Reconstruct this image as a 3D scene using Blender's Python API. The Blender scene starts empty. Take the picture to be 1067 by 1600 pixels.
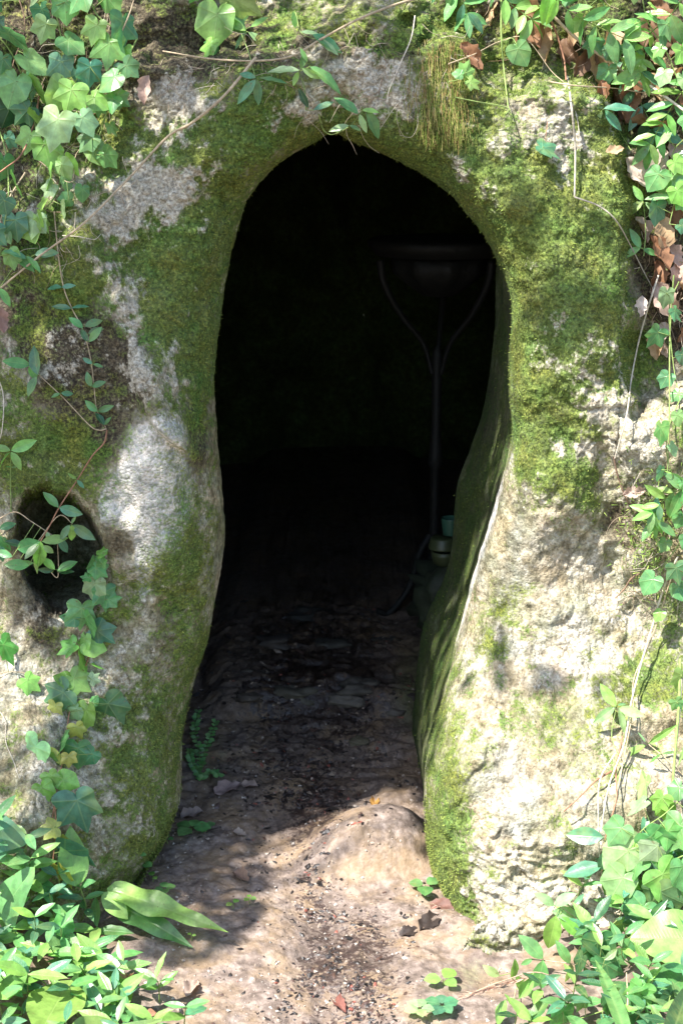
import bpy, math, random
import numpy as np
from mathutils import Vector
random.seed(7); rng = np.random.default_rng(11)
scene = bpy.context.scene
R = math.radians
# ---------------------------------------------------------------- camera
CAM = np.array([0.0, -2.2, 1.22]); PITCH = R(15.0); FPX = 2200.0
cd = bpy.data.cameras.new('camera'); cam = bpy.data.objects.new('camera', cd)
scene.collection.objects.link(cam)
cam.location = CAM; cam.rotation_euler = (R(90) - PITCH, 0, 0)
cd.sensor_fit = 'VERTICAL'; cd.sensor_height = 36.0; cd.sensor_width = 24.0
cd.lens = 36.0 * FPX / 1600.0
cd.clip_start = 0.02; cd.clip_end = 500
cd.dof.use_dof = True; cd.dof.focus_distance = 2.15; cd.dof.aperture_fstop = 9.0
scene.camera = cam
# ---------------------------------------------------------------- light
SUN = np.array([-0.42, -0.33, 0.84]); SUN /= np.linalg.norm(SUN)
elev = math.asin(SUN[2]); azi = math.atan2(SUN[0], SUN[1])
w = bpy.data.worlds.new('World'); scene.world = w; w.use_nodes = True
nt = w.node_tree; bg = nt.nodes['Background']
sky = nt.nodes.new('ShaderNodeTexSky'); sky.sky_type = 'NISHITA'; sky.sun_disc = False
sky.sun_elevation = elev; sky.sun_rotation = azi
nt.links.new(sky.outputs[0], bg.inputs[0]); bg.inputs[1].default_value = 0.135
sl = bpy.data.lights.new('sun', 'SUN'); sl.energy = 5.0; sl.angle = R(0.55); sl.color = (1.0, 0.965, 0.91)
so = bpy.data.objects.new('sun', sl); scene.collection.objects.link(so)
so.rotation_euler = Vector(SUN).to_track_quat('Z', 'Y').to_euler(); so.location = (-2, -2, 5)
scene.view_settings.view_transform = 'Standard'; scene.view_settings.look = 'None'
scene.view_settings.exposure = 1.64; scene.view_settings.gamma = 1.0
# ---------------------------------------------------------------- helpers: rays
FW = np.array([0, math.cos(PITCH), -math.sin(PITCH)]); UP = np.array([0, math.sin(PITCH), math.cos(PITCH)])
def rayd(px, py):
    px = np.asarray(px, float); py = np.asarray(py, float)
    a = (px - 533.5) / FPX; b = (800.0 - py) / FPX
    return np.stack([a, FW[1] + b * UP[1], FW[2] + b * UP[2]], -1)
def P(px, py, Y):
    d = rayd(px, py); t = (np.asarray(Y, float) - CAM[1]) / d[..., 1]
    return CAM + d * t[..., None]
def sst(a, b, x):
    t = np.clip((np.asarray(x, float) - a) / (b - a), 0, 1); return t * t * (3 - 2 * t)
# lattice noise
def _h(ix, iy, iz, seed):
    n = (ix * 374761393 + iy * 668265263 + iz * 2147483647 + seed * 1274126177) & 0xFFFFFFFF
    n = ((n ^ (n >> 13)) * 1274126177) & 0xFFFFFFFF
    n = ((n ^ (n >> 16)) * 2246822519) & 0xFFFFFFFF
    return ((n ^ (n >> 15)) & 0xFFFF) / 32767.5 - 1.0
def noise(p, scale, seed=0):
    q = np.asarray(p, float) * scale; i = np.floor(q).astype(np.int64); f = q - i
    f = f * f * f * (f * (f * 6 - 15) + 10); r = 0
    for a in (0, 1):
        for b in (0, 1):
            for c in (0, 1):
                wgt = (f[..., 0] if a else 1 - f[..., 0]) * (f[..., 1] if b else 1 - f[..., 1]) * (f[..., 2] if c else 1 - f[..., 2])
                r = r + wgt * _h(i[..., 0] + a, i[..., 1] + b, i[..., 2] + c, seed)
    return r
def fbm(p, scale, octv, seed=0, gain=0.5):
    r = 0; g = 1; s = 0
    for k in range(octv):
        r = r + g * noise(p, scale * 2.03 ** k, seed + k * 17); s += g; g *= gain
    return r / s * 1.5
# ---------------------------------------------------------------- the mouth of the cave (outline at its own depth)
# x, y of the outline, w = how wide the lip rounds over (px = about mm), L = how deep the rounding goes
CT = [(521,207,26,.05),(548,221,36,.07),(610,246,46,.09),(660,272,52,.10),(700,300,58,.11),(735,340,60,.12),(765,385,58,.12),(785,425,52,.11),
 (797,465,46,.10),(799,510,40,.09),(796,560,38,.09),(795,610,36,.09),(799,655,40,.09),(796,705,60,.10),(778,770,80,.12),(758,840,95,.13),(738,905,100,.14),
 (716,985,100,.14),(702,1045,100,.14),(688,1110,95,.14),(669,1175,90,.14),(663,1230,90,.14),(665,1300,100,.16),(680,1370,110,.18),(700,1420,110,.18),
 (728,1465,100,.17),(768,1515,100,.16),(800,1590,100,.16),(720,1660,100,.2),(500,1700,100,.2),(280,1620,100,.2),(175,1500,80,.08),(206,1392,90,.09),
 (260,1305,110,.13),(283,1240,130,.17),(286,1150,135,.18),(300,1080,130,.17),(325,1000,120,.16),(336,940,115,.16),(351,850,100,.15),(347,760,90,.14),
 (340,680,85,.13),(335,600,90,.13),(341,520,110,.14),(351,450,120,.15),(366,380,110,.15),(389,310,90,.13),(434,258,60,.10),(488,224,40,.08)]
CT = np.array(CT, float)
def closed_catmull(pts, n):
    m = len(pts); k = 12; out = []
    for i in range(m):
        p0, p1, p2, p3 = pts[i-1], pts[i], pts[(i+1) % m], pts[(i+2) % m]
        for j in range(k):
            t = j / k
            out.append(0.5*((2*p1)+(-p0+p2)*t+(2*p0-5*p1+4*p2-p3)*t*t+(-p0+3*p1-3*p2+p3)*t**3))
    out = np.array(out); out = np.vstack([out, out[:1]])
    s = np.r_[0, np.cumsum(np.hypot(*np.diff(out[:, :2], axis=0).T))]
    u = np.linspace(0, s[-1], n, endpoint=False)
    return np.stack([np.interp(u, s, out[:, c]) for c in range(out.shape[1])], 1)
NT = 2000
C = closed_catmull(CT, NT)
jit = fbm(np.c_[C[:, 0], C[:, 1], np.zeros(NT)], 1/45., 3, 5)
cen = np.array([530., 800.])
C[:, :2] += (C[:, :2] - cen) / np.linalg.norm(C[:, :2] - cen, axis=1)[:, None] * jit[:, None] * 1.6
HC = np.array([98., 866.])
def holeratio(px, py):
    dx = px - HC[0]; dy = HC[1] - py; th = np.arctan2(dy, dx); r = np.hypot(dx, dy)
    ka = np.array([-180,-150,-120,-90,-60,-30,0,30,60,90,120,150,180]) * math.pi / 180
    kr = np.array([62, 74, 86, 98, 98, 84, 70, 66, 76, 96, 112, 78, 62.])
    return r / np.interp(th, ka, kr)
LEDX = [-300, 0, 80, 150, 220, 320, 430, 500, 560, 640, 700, 760, 830, 900, 950, 990, 1067, 1400]
LEDY = [250, 230, 190, 120, 90, 85, 70, 20, 10, 25, 70, 100, 120, 150, 190, 330, 420, 420]
NOHOLE = False
def front_Y(px, py, d, wl, L):
    px = np.asarray(px, float); py = np.asarray(py, float)
    q = np.stack([px, py, np.zeros_like(px)], -1) / 1000.0
    Y = np.zeros_like(px)
    Y = Y - 0.26 * sst(880, 1500, py) * sst(560, 720, px)
    Y = Y - (0.17 + 0.10 * sst(240, -20, px)) * sst(950, 1400, py) * sst(560, 420, px)
    Y = Y + 0.07 * sst(750, 60, py)
    wob = fbm(q, 14, 3, 3) * 30
    yl = np.interp(px, LEDX, LEDY)
    rec = np.maximum(sst(yl + 22, yl - 30, py + wob), sst(962, 996, px + wob * .6) * sst(665, 600, py + wob))
    Y = Y + 0.10 * rec
    # knobbly shoulder low on the right edge
    Y = Y - 0.03 * sst(900, 1010, px) * sst(620, 700, py) * sst(980, 860, py)
    Y = Y + 0.018 * np.exp(-((px - 955 - (900 - py) * -.05) / 28.) ** 2) * sst(620, 700, py) * sst(980, 860, py)
    # hood round the arch
    up = sst(800, 560, py)
    Y = Y - 0.035 * np.exp(-((d - 95) / 62.) ** 2) * up
    # raised shoulder above the bare patch on the left jamb
    Y = Y - 0.03 * np.exp(-(((px - 150) / 55.) ** 2 + ((py - 400) / 130.) ** 2))
    Y = Y + 0.035 * np.exp(-(((px - 260) / 60.) ** 2 + ((py - 440) / 110.) ** 2))
    cx = np.interp(py, [540, 580, 640, 680, 705, 730], [205, 208, 222, 255, 288, 300])
    sd = px - cx
    Y = Y - 0.026 * sst(-7, 5, sd) * sst(70, 10, sd) * sst(540, 580, py) * sst(735, 700, py)
    Y = Y - 0.03 * np.exp(-(((px - 245) / 60.) ** 2 + ((py - 760) / 100.) ** 2))
    # lip
    qq = np.clip(1 - d / wl, 0, 1)
    Y = Y + L * (1 - np.sqrt(np.clip(1 - qq * qq, 0, 1)))
    # hollow
    hr = holeratio(px, py) + .10 * fbm(q, 22, 2, 333) + (9 if NOHOLE else 0)
    Y = Y + (0.30 - 0.16 * sst(880, 950, py)) * sst(1.02, .84, hr) - .012 * np.exp(-((hr - 1.25) / .22) ** 2)
    Y = Y + 0.026 * fbm(q, 5, 2, 21) + 0.011 * fbm(q, 15, 3, 31)
    # eroded pits bottom right
    Y = Y + 0.030 * np.exp(-(((px - 1010) / 40.) ** 2 + ((py - 1165) / 30.) ** 2))
    return Y
def Fq(px, py):
    px = np.atleast_1d(np.asarray(px, float)); py = np.atleast_1d(np.asarray(py, float))
    D = np.hypot(px[:, None] - C[None, ::3, 0], py[:, None] - C[None, ::3, 1]); i = D.argmin(1) * 3
    return front_Y(px, py, D.min(1), C[i, 2], C[i, 3])
def inside(px, py):
    px = np.atleast_1d(px); py = np.atleast_1d(py); n = np.zeros(len(px), bool)
    xs, ys = C[::10, 0], C[::10, 1]; m = len(xs)
    for i in range(m):
        x1, y1, x2, y2 = xs[i-1], ys[i-1], xs[i], ys[i]
        c = ((y1 > py) != (y2 > py))
        with np.errstate(divide='ignore', invalid='ignore'):
            xx = (x2 - x1) * (py - y1) / (y2 - y1) + x1
        n ^= c & (px < xx)
    return n
# ---------------------------------------------------------------- ground height
def G(x, y):
    x = np.asarray(x, float); y = np.asarray(y, float)
    q = np.stack([x, y, np.zeros_like(x)], -1)
    near = sst(3, 1.2, np.hypot(x, y))
    z = 0.11 * sst(0.0, 1.0, y)
    z = z + 0.035 * sst(.50, .56, y + .03 * noise(q, 9, 3)) * sst(.30, .22, np.abs(x + .02))
    z = z + 0.070 * np.exp(-((((x - .065) / .105) ** 2 + ((y - .04) / .085) ** 2)) ** 1.6) + .022 * np.exp(-(((x - .11) / .04) ** 2 + ((y - .16) / .10) ** 2))
    z = z - 0.02 * np.exp(-((x + .02) / .07) ** 2) * sst(.1, -.2, y)
    z = z + 0.07 * sst(-.36, -.62, x) * sst(.3, 0, y) * near + 0.05 * sst(.22, .5, x) * sst(.3, -.3, y) * near
    z = z + near * (0.010 * fbm(q, 9, 3, 41) + 0.0026 * fbm(q, 40, 3, 51) + 0.0013 * fbm(q, 150, 2, 61))
    r = np.maximum(np.abs(noise(q * [1, 1.6, 1], 22, 71)), 0)
    z = z + 0.006 * near * sst(.15, .45, r) * sst(.1, .3, y)
    return z
def gp(px, py, n=30):
    px = np.atleast_1d(np.asarray(px, float)); py = np.atleast_1d(np.asarray(py, float))
    d = rayd(px, py); z = np.zeros(len(px))
    for _ in range(n):
        t = (z - CAM[2]) / np.minimum(d[:, 2], -1e-3); p = CAM + d * t[:, None]; z = .5 * z + .5 * G(p[:, 0], p[:, 1])
    return p
def hit(px, py):
    """first surface met by the ray: rock or ground"""
    px = np.atleast_1d(np.asarray(px, float)); py = np.atleast_1d(np.asarray(py, float))
    a = P(px, py, Fq(px, py)); g = gp(px, py); ins = inside(px, py)
    useg = ins | (g[:, 1] < a[:, 1])
    return np.where(useg[:, None], g, a)
# ---------------------------------------------------------------- mesh / object helpers
col = scene.collection
def new_obj(name, V, F, mat=None, parent=None, cols=None, uvs=None, smooth=True, attr='mask'):
    """V (n,3) array; F list of arrays of faces with a constant side count"""
    me = bpy.data.meshes.new(name)
    V = np.asarray(V, np.float32); me.vertices.add(len(V)); me.vertices.foreach_set('co', V.ravel())
    if not isinstance(F, list) or not isinstance(F[0], np.ndarray): F = [F]
    F = [np.asarray(f, np.int32) for f in F if len(f)]
    loops = np.concatenate([f.ravel() for f in F]); tot = np.concatenate([np.full(len(f), f.shape[1], np.int32) for f in F])
    me.loops.add(len(loops)); me.loops.foreach_set('vertex_index', loops)
    me.polygons.add(len(tot)); me.polygons.foreach_set('loop_start', np.r_[0, np.cumsum(tot)[:-1]].astype(np.int32))
    me.polygons.foreach_set('loop_total', tot)
    me.polygons.foreach_set('use_smooth', np.full(len(tot), smooth))
    if cols is not None:
        a = me.attributes.new(attr, 'FLOAT_COLOR', 'POINT'); a.data.foreach_set('color', np.asarray(cols, np.float32).ravel())
    if uvs is not None:
        u = me.uv_layers.new(name='UVMap'); u.data.foreach_set('uv', np.asarray(uvs, np.float32)[loops].ravel())
    me.update(calc_edges=True); me.validate()
    if mat: me.materials.append(mat)
    o = bpy.data.objects.new(name, me); col.objects.link(o)
    if parent: o.parent = parent
    return o
def tag(o, label=None, cat=None, group=None, kind=None):
    if label: o['label'] = label
    if cat: o['category'] = cat
    if group: o['group'] = group
    if kind: o['kind'] = kind
    return o
def thing(name, loc, label, cat, group=None):
    o = bpy.data.objects.new(name, None); col.objects.link(o); o.location = [float(v) for v in loc]
    o.empty_display_size = .02
    return tag(o, label, cat, group)
class Buf:
    """collects leaves / tubes in world space, built relative to an origin"""
    def __init__(s): s.v = []; s.f3 = []; s.f4 = []; s.uv = []; s.c = []; s.n = 0
    def add(s, V, F, uv=None, c=(1, 1, 1, 1)):
        V = np.asarray(V, float); F = np.asarray(F, int)
        (s.f3 if F.shape[1] == 3 else s.f4).append(F + s.n); s.v.append(V); s.n += len(V)
        s.uv.append(uv if uv is not None else np.zeros((len(V), 2)))
        c = np.asarray(c, float)
        s.c.append(np.tile(c, (len(V), 1)) if c.ndim == 1 else c)
    def build(s, name, mat, parent=None, org=(0, 0, 0), smooth=True):
        if not s.v: return None
        V = np.vstack(s.v) - np.asarray(org); F = []
        if s.f3: F.append(np.vstack(s.f3))
        if s.f4: F.append(np.vstack(s.f4))
        return new_obj(name, V, F, mat, parent, np.vstack(s.c), np.vstack(s.uv), smooth, 'tint')
def nrm(v): v = np.asarray(v, float); return v / max(np.linalg.norm(v), 1e-9)
def smooth_path(pts, k=6):
    pts = np.asarray(pts, float)
    if len(pts) < 3: 
        return np.array([pts[0] + (pts[-1] - pts[0]) * t for t in np.linspace(0, 1, k)])
    e = np.vstack([2 * pts[0] - pts[1], pts, 2 * pts[-1] - pts[-2]]); out = []
    for i in range(1, len(e) - 2):
        p0, p1, p2, p3 = e[i-1], e[i], e[i+1], e[i+2]
        for j in range(k):
            t = j / k; out.append(.5*((2*p1)+(-p0+p2)*t+(2*p0-5*p1+4*p2-p3)*t*t+(-p0+3*p1-3*p2+p3)*t**3))
    out.append(e[-2]); return np.array(out)
def tube(buf, pts, r0, r1=None, sides=6, c=(1, 1, 1, 1), smooth=6, knots=0.0):
    pts = smooth_path(pts, smooth) if smooth else np.asarray(pts, float); r1 = r0 if r1 is None else r1
    n = len(pts); T = np.gradient(pts, axis=0); T /= np.maximum(np.linalg.norm(T, axis=1), 1e-9)[:, None]
    ref = np.array([0.31, -0.72, 0.2]); V = []
    for i in range(n):
        a = nrm(np.cross(T[i], ref)); b = np.cross(T[i], a); r = r0 + (r1 - r0) * i / (n - 1)
        r *= 1 + knots * random.uniform(-1, 1)
        for k in range(sides):
            th = 2 * math.pi * k / sides; V.append(pts[i] + r * (a * math.cos(th) + b * math.sin(th)))
    F = [(i*sides+k, i*sides+(k+1) % sides, (i+1)*sides+(k+1) % sides, (i+1)*sides+k) for i in range(n-1) for k in range(sides)]
    buf.add(V, F, None, c)
    return pts
# ---------------------------------------------------------------- node helpers
class Mat:
    def __init__(s, name):
        s.m = bpy.data.materials.new(name); s.m.use_nodes = True; s.t = s.m.node_tree
        s.b = s.t.nodes['Principled BSDF']; s.out = s.t.nodes['Material Output']
    def n(s, typ, **kw):
        x = s.t.nodes.new('ShaderNode' + typ)
        for k, v in kw.items(): setattr(x, k, v)
        return x
    def l(s, a, b): s.t.links.new(a, b)
    def put(s, sock, v):
        if hasattr(v, 'links') or hasattr(v, 'is_output'): s.l(v, sock)
        else: sock.default_value = v
    def math(s, op, a, b=0.0, c=None, clamp=False):
        x = s.n('Math', operation=op); x.use_clamp = clamp; s.put(x.inputs[0], a); s.put(x.inputs[1], b)
        if c is not None: s.put(x.inputs[2], c)
        return x.outputs[0]
    def mix(s, f, a, b, typ='MIX'):
        x = s.n('MixRGB', blend_type=typ); s.put(x.inputs[0], f)
        for i, v in ((1, a), (2, b)):
            if isinstance(v, tuple): x.inputs[i].default_value = (*v, 1) if len(v) == 3 else v
            else: s.l(v, x.inputs[i])
        return x.outputs[0]
    def noise(s, vec, scale, detail=4, rough=.55, dist=0):
        x = s.n('TexNoise'); x.inputs['Scale'].default_value = scale; x.inputs['Detail'].default_value = detail
        x.inputs['Roughness'].default_value = rough; x.inputs['Distortion'].default_value = dist; s.l(vec, x.inputs['Vector']); return x.outputs[0]
    def vor(s, vec, scale, feature='F1'):
        x = s.n('TexVoronoi', feature=feature); x.inputs['Scale'].default_value = scale; s.l(vec, x.inputs['Vector']); return x
    def ramp(s, f, stops, interp='LINEAR'):
        x = s.n('ValToRGB'); x.color_ramp.interpolation = interp; e = x.color_ramp.elements
        while len(e) < len(stops): e.new(0.5)
        for i, (p, c) in enumerate(stops): e[i].position = p; e[i].color = (*c, 1) if isinstance(c, tuple) else (c, c, c, 1)
        s.l(f, x.inputs[0]); return x.outputs[0]
    def bump(s, h, strength, dist, prev=None):
        x = s.n('Bump'); x.inputs['Strength'].default_value = strength; x.inputs['Distance'].default_value = dist
        s.l(h, x.inputs['Height'])
        if prev is not None: s.l(prev, x.inputs['Normal'])
        return x.outputs[0]
def rock_material():
    M = Mat('mossy_stone'); geo = M.n('NewGeometry').outputs['Position']
    at = M.n('Attribute', attribute_name='mask'); sep = M.n('SeparateColor'); M.l(at.outputs['Color'], sep.inputs[0])
    moss, pale, brown = sep.outputs[0], sep.outputs[1], sep.outputs[2]; recess_shade = at.outputs['Alpha']; crust = M.n('Attribute', attribute_name='crust').outputs['Fac']
    n1 = M.noise(geo, 16, 6, .6); n2 = M.noise(geo, 60, 6, .65); n3 = M.noise(geo, 210, 4, .7); n4 = M.noise(geo, 520, 3, .7)
    stone = M.ramp(n2, [(.30, (.13, .115, .080)), (.43, (.25, .225, .17)), (.55, (.37, .34, .28)), (.70, (.53, .505, .44))])
    pink = M.ramp(n1, [(.40, (0.92, .97, 1.0)), (.60, (1.06, .97, .90))])
    stone = M.mix(1.0, stone, pink, 'MULTIPLY')
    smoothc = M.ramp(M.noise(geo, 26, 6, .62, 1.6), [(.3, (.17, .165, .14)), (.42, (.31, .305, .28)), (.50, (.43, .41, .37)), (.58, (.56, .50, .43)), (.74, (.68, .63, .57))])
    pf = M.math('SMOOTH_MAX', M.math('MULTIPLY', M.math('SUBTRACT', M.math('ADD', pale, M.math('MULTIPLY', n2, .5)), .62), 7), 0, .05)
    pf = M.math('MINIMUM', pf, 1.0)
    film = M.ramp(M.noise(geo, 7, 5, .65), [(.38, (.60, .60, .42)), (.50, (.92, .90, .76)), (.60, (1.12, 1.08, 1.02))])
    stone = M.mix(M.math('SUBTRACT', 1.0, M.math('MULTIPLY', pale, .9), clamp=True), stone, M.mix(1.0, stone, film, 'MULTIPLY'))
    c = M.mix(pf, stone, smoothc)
    bf = M.math('MULTIPLY', M.math('SUBTRACT', M.math('ADD', brown, M.math('MULTIPLY', n1, .7)), .70), 2.6, clamp=True)
    bc = M.ramp(n3, [(.35, (.022, .017, .011)), (.5, (.075, .058, .034)), (.68, (.19, .155, .10))])
    c = M.mix(bf, c, bc)
    # moss with a broken edge
    mf = M.math('ADD', moss, M.math('MULTIPLY', M.math('SUBTRACT', n3, .5), 1.6))
    mf = M.math('MULTIPLY', M.math('SUBTRACT', mf, .38), 2.4, clamp=True)
    mf = M.math('MULTIPLY', mf, .92)
    mc = M.ramp(n3, [(.30, (.022, .038, .008)), (.44, (.060, .096, .016)), (.58, (.120, .170, .032)), (.72, (.25, .29, .085))])
    mh = M.ramp(n1, [(.38, (1.25, 1.0, .75)), (.52, (.95, 1.0, .8)), (.66, (.75, 1.05, .9))])
    mc = M.mix(1.0, mc, mh, 'MULTIPLY')
    c = M.mix(mf, c, mc)
    crf = M.math('MULTIPLY', M.math('SUBTRACT', M.math('ADD', crust, M.math('MULTIPLY', M.math('SUBTRACT', n3, .5), 1.5)), .32), 1.9, clamp=True)
    c = M.mix(M.math('MULTIPLY', crf, .88), c, M.ramp(n3, [(.30, (.12, .10, .07)), (.43, (.30, .265, .20)), (.56, (.46, .42, .335)), (.72, (.62, .58, .49))]))
    # pale crumbs, dark pores
    v = M.vor(geo, 230); crumb = M.ramp(v.outputs['Color'], [(0.15, .66), (.5, 1.0), (.85, 1.35)])
    c = M.mix(.75, c, crumb, 'MULTIPLY')
    pore = M.ramp(M.noise(geo, 130, 5, .75), [(.34, .40), (.43, 1.0)])
    c = M.mix(M.math('SUBTRACT', 1.0, M.math('MULTIPLY', pf, .9), clamp=True), c, M.mix(1.0, c, pore, 'MULTIPLY'))
    wet = M.mix(1.0, c, (.15, .25, .085), 'MULTIPLY')  # stone colour multiplied dark to paint shade inside the cave and hollow
    c = M.mix(recess_shade, c, wet)
    M.l(c, M.b.inputs['Base Color']); M.put(M.b.inputs['Roughness'], M.math('SUBTRACT', .93, M.math('MULTIPLY', pf, .3)))
    M.b.inputs['Specular IOR Level'].default_value = .3
    rough = M.math('SUBTRACT', 1.0, M.math('MULTIPLY', pf, .75))
    h = M.math('MULTIPLY', M.math('ADD', M.math('MULTIPLY', n3, 1.0), M.math('MULTIPLY', n4, .5)), rough)
    h = M.math('SUBTRACT', h, M.math('MULTIPLY', v.outputs['Distance'], .5))
    b1 = M.bump(h, .8, .0035); b2 = M.bump(n2, .45, .006, b1); M.l(b2, M.b.inputs['Normal'])
    return M.m
def ground_material():
    M = Mat('wet_mud'); geo = M.n('NewGeometry').outputs['Position']
    at = M.n('Attribute', attribute_name='mask'); sep = M.n('SeparateColor'); M.l(at.outputs['Color'], sep.inputs[0])
    moss, wet, litter = sep.outputs[0], sep.outputs[1], sep.outputs[2]  # litter: darkening mask, paints shade into the cave floor
    n1 = M.noise(geo, 11, 6, .62); n2 = M.noise(geo, 50, 6, .65); n3 = M.noise(geo, 190, 5, .7)
    c = M.ramp(n2, [(.30, (.06, .043, .033)), (.46, (.135, .100, .080)), (.60, (.23, .18, .15)), (.75, (.34, .28, .25))])
    c = M.mix(M.ramp(n1, [(.45, 0.0), (.62, .45)]), c, (.30, .20, .10))
    mf = M.math('MULTIPLY', M.math('SUBTRACT', M.math('ADD', moss, M.math('MULTIPLY', n2, .8)), .85), 3, clamp=True)
    c = M.mix(M.math('MULTIPLY', mf, .8), c, M.ramp(n3, [(.35, (.04, .055, .012)), (.65, (.16, .17, .05))]))
    wf = M.math('ADD', wet, M.math('MULTIPLY', M.math('SUBTRACT', n2, .5), 1.6)); wf = M.math('ADD', wf, M.math('MULTIPLY', M.math('SUBTRACT', n3, .5), 1.4))
    wf = M.math('MULTIPLY', M.math('SUBTRACT', wf, .55), 5, clamp=True)
    c = M.mix(wf, c, M.ramp(n3, [(.3, (.012, .010, .010)), (.7, (.075, .05, .042))]))
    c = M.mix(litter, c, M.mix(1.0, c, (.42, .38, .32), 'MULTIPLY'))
    M.l(c, M.b.inputs['Base Color'])
    gl = M.math('MULTIPLY', M.math('SUBTRACT', M.noise(geo, 24, 4, .6), .42), 4, clamp=True)
    M.put(M.b.inputs['Roughness'], M.math('SUBTRACT', .88, M.math('MULTIPLY', M.math('MAXIMUM', wf, M.math('MULTIPLY', gl, M.math('MULTIPLY', wet, 1.4, clamp=True))), .60)))
    v = M.vor(geo, 150)
    h = M.math('ADD', n3, M.math('MULTIPLY', v.outputs['Distance'], -.5))
    b1 = M.bump(h, .7, .0028); M.l(M.bump(n2, .5, .005, b1), M.b.inputs['Normal'])
    return M.m
def leaf_material(name, kind):
    M = Mat(name); at = M.n('Attribute', attribute_name='tint'); uv = M.n('UVMap').outputs[0]; sp = M.n('SeparateXYZ'); M.l(uv, sp.inputs[0])
    u, v = sp.outputs[0], sp.outputs[1]; geo = M.n('NewGeometry').outputs['Position']
    if kind == 'ivy':
        vein = None
        for a in (0, 48, -48, 105, -105):
            s_, c_ = math.sin(R(a)), math.cos(R(a))
            d = M.math('ABSOLUTE', M.math('SUBTRACT', M.math('MULTIPLY', u, c_), M.math('MULTIPLY', v, s_)))
            al = M.math('ADD', M.math('MULTIPLY', u, s_), M.math('MULTIPLY', v, c_))
            x = M.math('SUBTRACT', 1.0, M.math('DIVIDE', d, .028), clamp=True)
            x = M.math('MULTIPLY', x, M.math('GREATER_THAN', al, 0.0))
            vein = x if vein is None else M.math('MAXIMUM', vein, x)
        vs = .55
    elif kind == 'lance':
        vein = M.math('SUBTRACT', 1.0, M.math('DIVIDE', M.math('ABSOLUTE', u), .022), clamp=True)
        w_ = M.math('SINE', M.math('MULTIPLY', M.math('SUBTRACT', v, M.math('MULTIPLY', M.math('ABSOLUTE', u), .9)), 62))
        vein = M.math('MAXIMUM', vein, M.math('MULTIPLY', M.math('SUBTRACT', w_, .86, clamp=True), 2.2)); vs = .5
    else:
        vein = M.math('SUBTRACT', 1.0, M.math('DIVIDE', M.math('ABSOLUTE', u), .012), clamp=True)
        w_ = M.math('SINE', M.math('MULTIPLY', M.math('SUBTRACT', v, M.math('MULTIPLY', M.math('ABSOLUTE', u), .5)), 150))
        vein = M.math('MAXIMUM', vein, M.math('MULTIPLY', M.math('SUBTRACT', w_, .8, clamp=True), 1.2)); vs = .5
    n = M.noise(geo, 70, 4, .6); base = M.mix(1.0, at.outputs['Color'], M.ramp(n, [(.35, .75), (.65, 1.2)]), 'MULTIPLY')
    lite = M.mix(.35, base, (.42, .52, .20)) if kind != 'dead' else M.mix(.5, base, (.10, .05, .03))
    c = M.mix(M.math('MULTIPLY', vein, vs), base, lite)
    if kind != 'dead':
        spot = M.ramp(M.noise(geo, 150, 3, .6), [(.66, 0.0), (.71, .75)]); c = M.mix(spot, c, (.16, .12, .05))
        c = M.mix(M.ramp(M.noise(geo, 22, 3, .6), [(.52, 0.0), (.70, .45)]), c, (.26, .33, .10))
    M.l(c, M.b.inputs['Base Color'])
    M.b.inputs['Roughness'].default_value = {'ivy': .36, 'lance': .34, 'strap': .34, 'dead': .62}[kind]
    M.b.inputs['Specular IOR Level'].default_value = .55 if kind != 'dead' else .35
    M.l(M.bump(M.math('ADD', M.math('MULTIPLY', vein, -.6), M.math('MULTIPLY', n, .6)), .4, .0015), M.b.inputs['Normal'])
    tr = M.n('BsdfTranslucent'); M.l(M.mix(1.0, c, (1.5, 1.7, .7) if kind != 'dead' else (1.3, 1.0, .7), 'MULTIPLY'), tr.inputs[0])
    mx = M.n('MixShader'); mx.inputs[0].default_value = .34 if kind != 'dead' else .2
    M.l(M.b.outputs[0], mx.inputs[1]); M.l(tr.outputs[0], mx.inputs[2]); M.l(mx.outputs[0], M.out.inputs[0])
    return M.m
def simple_material(name, rough=.8, scale=60, lo=.7, hi=1.25, bump=.4, spec=.3, dist=.002):
    M = Mat(name); at = M.n('Attribute', attribute_name='tint'); geo = M.n('NewGeometry').outputs['Position']
    n = M.noise(geo, scale, 5, .65); c = M.mix(1.0, at.outputs['Color'], M.ramp(n, [(.3, lo), (.7, hi)]), 'MULTIPLY')
    M.l(c, M.b.inputs['Base Color']); M.b.inputs['Roughness'].default_value = rough; M.b.inputs['Specular IOR Level'].default_value = spec
    M.l(M.bump(n, bump, dist), M.b.inputs['Normal']); return M.m
MAT = dict(rock=rock_material(), ground=ground_material(), ivy=leaf_material('ivy_leaf', 'ivy'), lance=leaf_material('glossy_leaf', 'lance'),
           strap=leaf_material('strap_leaf', 'strap'), dead=leaf_material('dry_leaf', 'dead'),
           bark=simple_material('bark', .85, 120, .55, 1.3, .6), moss=simple_material('moss_fibre', .9, 30, .6, 1.4, 0.1, .1),
           litter=simple_material('wet_litter', .38, 200, .6, 1.3, .5, .5), stone=simple_material('dark_stone', .7, 40, .6, 1.3, .8, .4, .004),
           plastic=simple_material('dull_plastic', .45, 25, .8, 1.1, .1, .4), unseen_tree=simple_material('tree_leaf', .5, 20))
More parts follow.
